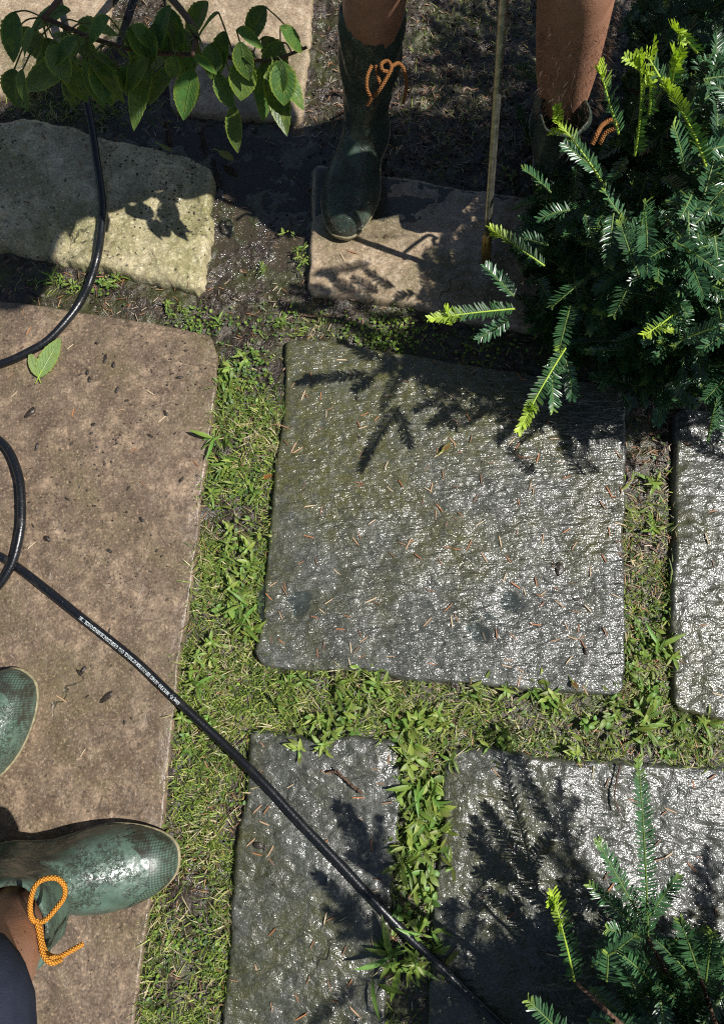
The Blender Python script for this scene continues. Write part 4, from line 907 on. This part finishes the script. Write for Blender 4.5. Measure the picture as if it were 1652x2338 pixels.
hand = [((1175, 705), (980, 728), .28, .29, 1), ((1161, 729), (1091, 774), .26, .25, 0), ((1172, 677), (1105, 607), .27, .28, 0), ((1242, 607), (1118, 520), .27, .30, 1), ((1290, 795), (1183, 985), .29, .29, 1), ((1257, 822), (1261, 937), .27, .25, .3),
        ((1290, 822), (1305, 911), .22, .2, 0), ((1523, 889), (1498, 970), .14, .12, 0), ((1372, 414), (1268, 274), .38, .42, 1), ((1412, 307), (1366, 148), .46, .52, 1), ((1448, 355), (1460, 130), .45, .55, 1), ((1610, 380), (1512, 190), .48, .56, 1), ((1512, 190), (1475, 125), .56, .58, 1),
        ((1527, 215), (1542, 135), .5, .55, 1), ((1361, 392), (1287, 329), .35, .36, 0), ((1257, 440), (1194, 385), .32, .33, .3), ((1420, 500), (1376, 433), .4, .42, .4), ((1461, 537), (1472, 459), .4, .44, .3), ((1457, 629), (1413, 503), .38, .42, .4), ((1560, 389), (1535, 285), .44, .48, .4),
        ((1549, 707), (1468, 766), .34, .36, 1), ((1300, 480), (1230, 500), .28, .27, 0), ((1250, 560), (1190, 545), .25, .26, 0), ((1590, 760), (1600, 880), .25, .2, .2), ((1560, 800), (1545, 900), .22, .18, 0), ((1330, 640), (1260, 700), .33, .34, .3), ((1300, 700), (1275, 800), .30, .31, .4), ((1440, 640), (1400, 720), .36, .36, .2),
        ((1590, 120), (1530, 60), .5, .56, 1), ((1480, 260), (1475, 160), .5, .56, 1), ((1210, 330), (1180, 250), .12, .16, 0), ((1240, 200), (1180, 150), .12, .2, 0), ((1420, 900), (1440, 930), .1, .09, 0)]
for (a, b, z0, z1, br) in hand: yw.sprig(P(*a, z0), P(*b, z1), .0165, 430 if br else 480, br)
poly = [(1450, -60), (1425, 200), (1405, 320), (1300, 385), (1225, 405), (1205, 470), (1175, 560), (1200, 640), (1190, 700), (1230, 760), (1290, 840), (1420, 880), (1500, 930), (1620, 900), (1900, 900), (1900, -60)]
cx0, cy0 = 1640, 380; n_ = 0
pp = np.array(poly, float)
def dist_edge(x, y):
    d = 1e9
    for i in range(len(pp)):
        a, b = pp[i], pp[(i + 1) % len(pp)]; t = np.clip(((x - a[0]) * (b[0] - a[0]) + (y - a[1]) * (b[1] - a[1])) / ((b - a) @ (b - a)), 0, 1); d = min(d, math.hypot(x - a[0] - t * (b[0] - a[0]), y - a[1] - t * (b[1] - a[1])))
    return d
while n_ < 1900:
    x, y = random.uniform(1150, 1850), random.uniform(-50, 960)
    if not inpoly(np.array([x]), np.array([y]), poly)[0]: continue
    e = dist_edge(x, y); zmax = .12 + .30 * min(1, e / 260) + (.08 if y < 350 else 0); layer = random.random() ** .5
    z = .05 + (zmax - .05) * layer
    ang = math.atan2(-(y - cy0), x - cx0) + random.gauss(0, .75); el = random.gauss(.15, .4)
    L = random.uniform(.045, .085); dv = np.array([math.cos(ang) * math.cos(el), math.sin(ang) * math.cos(el), math.sin(el)])
    p1 = P(x, y, z); yw.sprig(p1 - dv * L * .8, p1 + dv * L * .2, random.uniform(.014, .017), 480, random.choice([0, 0, 0, .2, .35]) if layer > .6 else 0); n_ += 1
for k in range(26):
    a = random.uniform(0, 6.28); e = P(random.uniform(1420, 1800), random.uniform(100, 760), random.uniform(.08, .25)); m_ = (base + e) / 2 + np.array([0, 0, .06])
    V, F, T = tube(catmull([base, m_, e], 14), np.linspace(.009, .002, 14), 7, False); yw.old.add(V, F, T)
for k in range(170):
    x, y = random.uniform(1270, 1600), random.uniform(720, 900)
    if y > 780 + (x - 1270) * .42: continue
    p1 = P(x, y, random.uniform(.06, .2)); an = random.gauss(-2.0, .6); dv = np.array([math.cos(an), math.sin(an), -.1]); yw.sprig(p1 - dv * .07, p1, .016, 440, 0)
for k in range(260):  # out-of-view sprigs added to throw shade on the large square slab
    q3 = np.array([random.uniform(.38, .8), random.uniform(.34, .52), random.uniform(.18, .42)]); a, b = TOPX(*q3)
    if a < 1600: continue
    dv = norm(np.array([random.gauss(-.2, .6), random.gauss(-.4, .5), random.gauss(.2, .3)])); L = random.uniform(.06, .09); yw.sprig(q3 - dv * L, q3, .017, 400, 0)
for k in range(300):  # out-of-view sprigs added to keep sun off the operator's boot
    q3 = np.array([random.uniform(.37, .66), random.uniform(.82, .97), random.uniform(.42, .86)]); a, b = TOPX(*q3)
    if a < 1560 or (q3[0] < .46 and q3[1] > .92): continue
    dv = norm(q3 - np.array([.75, 1.0, .3]) + rng.normal(0, .15, 3)); L = random.uniform(.07, .1); yw.sprig(q3 - dv * L, q3, .018, 360, 0)
while n_ < 2500:         # the taller back of the shrub, beside the operator
    q3 = rng.normal(0, 1, 3); q3 = q3 / np.linalg.norm(q3) * rng.uniform(.55, 1) * [.26, .34, .40] + [.72, 1.06, .42]
    if q3[2] < .03 or q3[0] < .40: continue
    a, b = TOPX(*q3)
    if a < 1470: continue
    dv = norm(q3 - np.array([.72, 1.06, .25]) + rng.normal(0, .12, 3)); L = random.uniform(.07, .1); yw.sprig(q3 - dv * L, q3, .018, 360, random.choice([0, 0, 0, .3])); n_ += 1
yw.build(root)
root = empty('yew_shrub', tuple(P(1700, 2450, -.02)), 'yew shrub with long upright shoots at the bottom right corner', 'yew shrub', 'yew shrubs')
yw = Yew(); base = np.array([.52, -.62, 0])
for (a, b, z0, z1, br, ds) in [((1478, 2140), (1455, 1732), .15, .21, .35, 330), ((1475, 2115), (1362, 1918), .15, .17, .1, 430), ((1460, 2125), (1345, 2020), .17, .18, .1, 430), ((1480, 2090), (1545, 2000), .16, .17, .3, 460), ((1475, 2140), (1385, 2122), .18, .19, .35, 460), ((1310, 2240), (1258, 2035), .31, .335, 1, 360), ((1383, 2240), (1387, 2178), .3, .31, .4, 420),
        ((1590, 2210), (1550, 2100), .2, .21, .3, 450), ((1480, 2200), (1420, 2175), .17, .15, 0, 470), ((1520, 2160), (1600, 2120), .15, .15, 0, 470), ((1610, 2240), (1625, 2130), .25, .27, .4, 450), ((1450, 2260), (1400, 2160), .16, .15, 0, 470), ((1540, 2200), (1490, 2140), .14, .13, 0, 470), ((1420, 2150), (1370, 2170), .1, .09, 0, 470), ((1345, 2440), (1205, 2285), .32, .34, .3, 420), ((1800, 2060), (1790, 1780), .28, .34, .3, 420), ((1700, 2240), (1690, 2080), .3, .33, .3, 420)]:
    yw.sprig(P(*a, z0), P(*b, z1), .0180, ds * 1.15, max(br, .3))
for k in range(40):
    x, y = random.uniform(1400, 1700), random.uniform(2130, 2330); z = random.uniform(.06, .2); p1 = P(x, y, z); ang = random.gauss(1.9, .7); L = random.uniform(.05, .08); dv = np.array([math.cos(ang) * .95, math.sin(ang) * .95, .25])
    yw.sprig(p1 - dv * L, p1, .016, 470, random.choice([0, 0, .3]))
for k in range(380):  # out-of-view mass of sprigs added to darken the ground at lower right
    q3 = np.array([random.uniform(.32, .72), random.uniform(-.56, -.42), random.uniform(.12, .42)]); a, b = TOPX(*q3)
    if a < 1665 and b < 2300: continue
    dv = norm(np.array([random.gauss(0, .6), random.gauss(0, .5), random.gauss(.4, .3)])); yw.sprig(q3 - dv * .08, q3, .017, 420, 0)
for k in range(600):        # the body of the shrub, outside the picture to the lower right
    x = random.gauss(.52, .12); y = random.gauss(-.63, .08); z = random.uniform(.1, .5)
    q = TOPX(x, y, z)
    if q[0] < 1665 and q[1] < 2300 or math.hypot(x, y) < .3: continue
    ang = random.uniform(0, 6.28); L = .08; dv = np.array([math.cos(ang) * .8, math.sin(ang) * .8, .5]); p1 = np.array([x, y, z]); yw.sprig(p1 - dv * L, p1, .017, 420, random.choice([0, 0, .3]))
def shadow_frond(g0, g1, z, k=4):  # added out-of-view sprigs, set back from where their shadows should land
    a = P(*g0, 0) + np.array([.72 * z, -.10 * z, z]); b = P(*g1, 0) + np.array([.72 * z, -.10 * z, z]); a[2] -= .04
    yw.sprig(a, b, .018, 520, .3)
    for i in range(k):
        t = .1 + .65 * i / k; c_ = a + (b - a) * t; ax = norm(b - a); sd_ = np.cross(ax, [0, 0, 1]) * (1 if i % 2 else -1); L = np.linalg.norm(b - a) * .42 * (1 - .5 * t); yw.sprig(c_, c_ + norm(ax + sd_ * .8) * L, .016, 520, 0)
for g0, g1, z in (((905, 2110), (792, 1835), .50), ((870, 2170), (740, 2070), .52), ((1255, 2010), (1262, 1775), .54), ((1580, 2110), (1610, 1930), .42), ((1330, 2080), (1300, 1960), .5)): shadow_frond(g0, g1, z)
for tip in [P(1478, 2140, .15), P(1310, 2240, .31), P(1590, 2210, .2), P(1400, 2330, .28), P(1620, 2300, .3)]:
    V, F, T = tube(catmull([base, (base + tip) / 2 + np.array([0, 0, .03]), tip], 12), np.linspace(.008, .0018, 12), 7, False); yw.old.add(V, F, T)
yw.build(root)

# ------------------------------------------------------------------ broad-leaved shrub at the upper left
root = empty('broadleaf_shrub', tuple(P(330, -60, -.01)), 'broad-leaved shrub with drooping veined leaves at the upper left', 'shrub')
LV = [((163, 150), (57, 209), 55, .36), ((128, 118), (192, 150), 34, .38), ((209, 143), (288, 231), 34, .36), ((340, 141), (303, 290), 42, .34), ((338, 138), (288, 204), 52, .37), ((398, 126), (394, 184), 31, .38), ((442, 160), (418, 272), 58, .35),
      ((438, 128), (498, 168), 24, .38), ((494, 168), (530, 250), 35, .34), ((555, 135), (553, 229), 54, .36), ((533, 240), (540, 348), 36, .30), ((270, 118), (320, 157), 22, .38), ((213, 124), (272, 160), 26, .38), ((615, 150), (654, 308), 46, .34), ((622, 140), (694, 246), 40, .37),
      ((602, 180), (603, 276), 30, .31), ((555, 130), (590, 182), 24, .38), ((237, 200), (266, 243), 24, .33), ((357, 145), (350, 197), 22, .35), ((610, 140), (590, 240), 34, .33), ((180, 90), (120, 150), 40, .4), ((300, 60), (360, 110), 36, .4), ((430, 60), (470, 110), 34, .4), ((540, 70), (600, 110), 36, .4), ((640, 60), (690, 120), 34, .4),
      ((80, 70), (50, 130), 38, .4), ((250, 40), (200, 100), 40, .42), ((500, 30), (450, 80), 34, .42), ((528, 175), (512, 235), 24, .3), ((232, 150), (268, 195), 26, .36)]
for k in range(40):
    a = (random.uniform(30, 690), random.uniform(0, 165)); an = random.gauss(1.35, .6); l_ = random.uniform(75, 120)
    LV.append((a, (a[0] + l_ * math.cos(an), min(a[1] + l_ * math.sin(an), 245)), random.uniform(36, 54), random.uniform(.26, .40)))
bb, dd_, uu, LL, WW, cc, bn = [], [], [], [], [], [], []
stm = MB(); pet = []; node = [P(100, 40, .36), P(220, 90, .35), P(330, 118, .345), P(440, 125, .34), P(560, 134, .34), P(620, 138, .34), P(700, 108, .34)]
V, F, T = tube(catmull(node, 60), np.linspace(.0035, .002, 60), 8); stm.add(V, F, T)
nd = catmull(node, 60)
for i, (a, b, wpx, z) in enumerate(LV):
    q0 = P(*a, z); q1 = P(*b, z - .035); L = np.linalg.norm(q1 - q0); bb.append(q0); d0 = (q1 - q0) / L; d0[2] += .12; dd_.append(d0); LL.append(L); uu.append([random.uniform(-.35, .35), random.uniform(-.3, .3), 1.0]); WW.append(1.45 * wpx / FPX * (CAMH - z)); bn.append(-random.uniform(.08, .2))
    cc.append(np.array([.075, .155, .035]) * random.uniform(.65, 1.35) * np.array([random.uniform(.8, 1.3), 1, 1]))
    j = nd[np.linalg.norm(nd - q0, axis=1).argmin()]
    pet.append(tube(catmull([j, (j + q0) / 2 + [0, 0, .006], q0], 8), .0011, 6))
V, F, T = tube(catmull([P(330, -80, -.02), P(360, -40, .2), P(440, 60, .36), P(440, 125, .40)], 24), np.linspace(.008, .003, 24), 8); stm.add(V, F, T)
V, F, T = tube(catmull([P(330, -80, -.02), P(200, -60, .25), P(100, 40, .42)], 24), np.linspace(.008, .003, 24), 8); stm.add(V, F, T)
OV2 = [(t, float(np.interp(t, [p[0] for p in OVAL], [p[1] for p in OVAL])) * (1 + .05 * math.sin(t * 60))) for t in np.linspace(0, 1, 22)]
V, F, C, U = strips(bb, dd_, np.array(uu), np.array(LL) * 1.02, np.array(WW), np.array(bn), OV2, .28, 7, np.array(cc))
fm = MB(); fm.add(V, F, None, C, U)
for v_, f_, t_ in pet: fm.add(v_, f_, t_, (.12, .16, .05), np.full((len(v_), 2), .5))
fm.build('foliage', M['leaf'], root); stm.build('stems', M['bark'], root)
mb = MB()

# ------------------------------------------------------------------ fallen leaves and twigs
def flat_leaf(a, b, w, z, col, label, name='fallen_leaf', spots=True):
    q0, q1 = P(*a, z), P(*b, z + .006); L = np.linalg.norm(q1 - q0)
    V, F, C, U = strips([q0], [q1 - q0], [[.1, .05, 1]], L, w, -.06, OV2, .12, 7, [col])
    st_ = q0 - (q1 - q0) / L * .012
    o = mesh(name, V, F, M['leaf'], None, True, C, U, origin=q0)
    Vt, Ft, Tt = tube(np.array([st_, q0, q0 + (q1 - q0) * .2 + [0, 0, .0005]]), .0009, 6); mesh('stalk', Vt, Ft, M['greenstem'], o, True, tris=Tt)
    tag(o, label, 'leaf'); return o
flat_leaf((88, 862), (136, 768), .033, .010, (.26, .38, .14), 'large pale green fallen leaf trapped under the hose loop')
flat_leaf((88, 860), (66, 802), .017, .010, (.30, .40, .16), 'small pale green fallen leaf beside the larger one by the hose')
flat_leaf((500, 345), (535, 365), .016, .0, (.30, .24, .04), 'yellow fallen leaf in the dark wet mud')
flat_leaf((365, 330), (395, 345), .008, .016, (.25, .22, .05), 'narrow yellowed leaf at the back edge of the limestone block')
flat_leaf((1228, 545), (1272, 465), .030, .12, (.07, .14, .02), 'single broad green leaf caught low in the yew shrub')
flat_leaf((1008, 1030), (1030, 1012), .009, .012, (.28, .15, .07), 'small curled brown leaf on the large square grey slab')
flat_leaf((1305, 1555), (1318, 1572), .009, .012, (.2, .1, .05), 'small brown leaf near the lower edge of the square slab')
flat_leaf((598, 1092), (622, 1084), .008, .006, (.42, .15, .05), 'rusty orange leaf scrap beside the square slab\'s left edge')
def twig(pts, r, label):
    q = np.array([P(a, b, z) for a, b, z in pts]); c_ = catmull(q, 60); c_ += np.stack([fbm(np.arange(60) * .3, 0 * np.arange(60), 1, 2, s) for s in (1, 2, 3)], -1) * r * .35
    rad = r * (1 + .3 * np.sin(np.arange(60) * 1.3)) * np.linspace(1.1, .7, 60); V, F, T = tube(c_, rad, 8); o = mesh('twig', V, F, M['bark'], None, True, origin=q[0], tris=T); tag(o, label, 'twig'); return o
tw = twig([(826, 1810, .012), (805, 1795, .014), (780, 1772, .014), (765, 1762, .013), (748, 1764, .014)], .0024, 'short scaly brown twig on the mossy slab by the hose')
V, F, T = tube(catmull([P(780, 1772, .014), P(772, 1762, .018), P(770, 1757, .02)], 8), .0016, 6); mesh('side_shoot', V, F, M['bark'], tw, True, tris=T)
twig([(1415, 1745, .012), (1405, 1790, .012), (1402, 1820, .012), (1412, 1855, .012)], .0013, 'thin dark twig on the glittering bottom right slab')
twig([(752, 208, .0), (778, 210, .002), (800, 218, .003), (815, 222, .0)], .002, 'orange brown stick on the bare soil beside the upper boot')
twig([(768, 262, .0), (790, 250, .002), (812, 240, .002)], .0022, 'dull brown stick on the bare soil, below the orange one')
twig([(690, 720, -.004), (720, 722, -.004), (760, 722, -.004)], .0018, 'dark wet twig in the mud above the square slab')
print('DONE objects', len(bpy.data.objects))
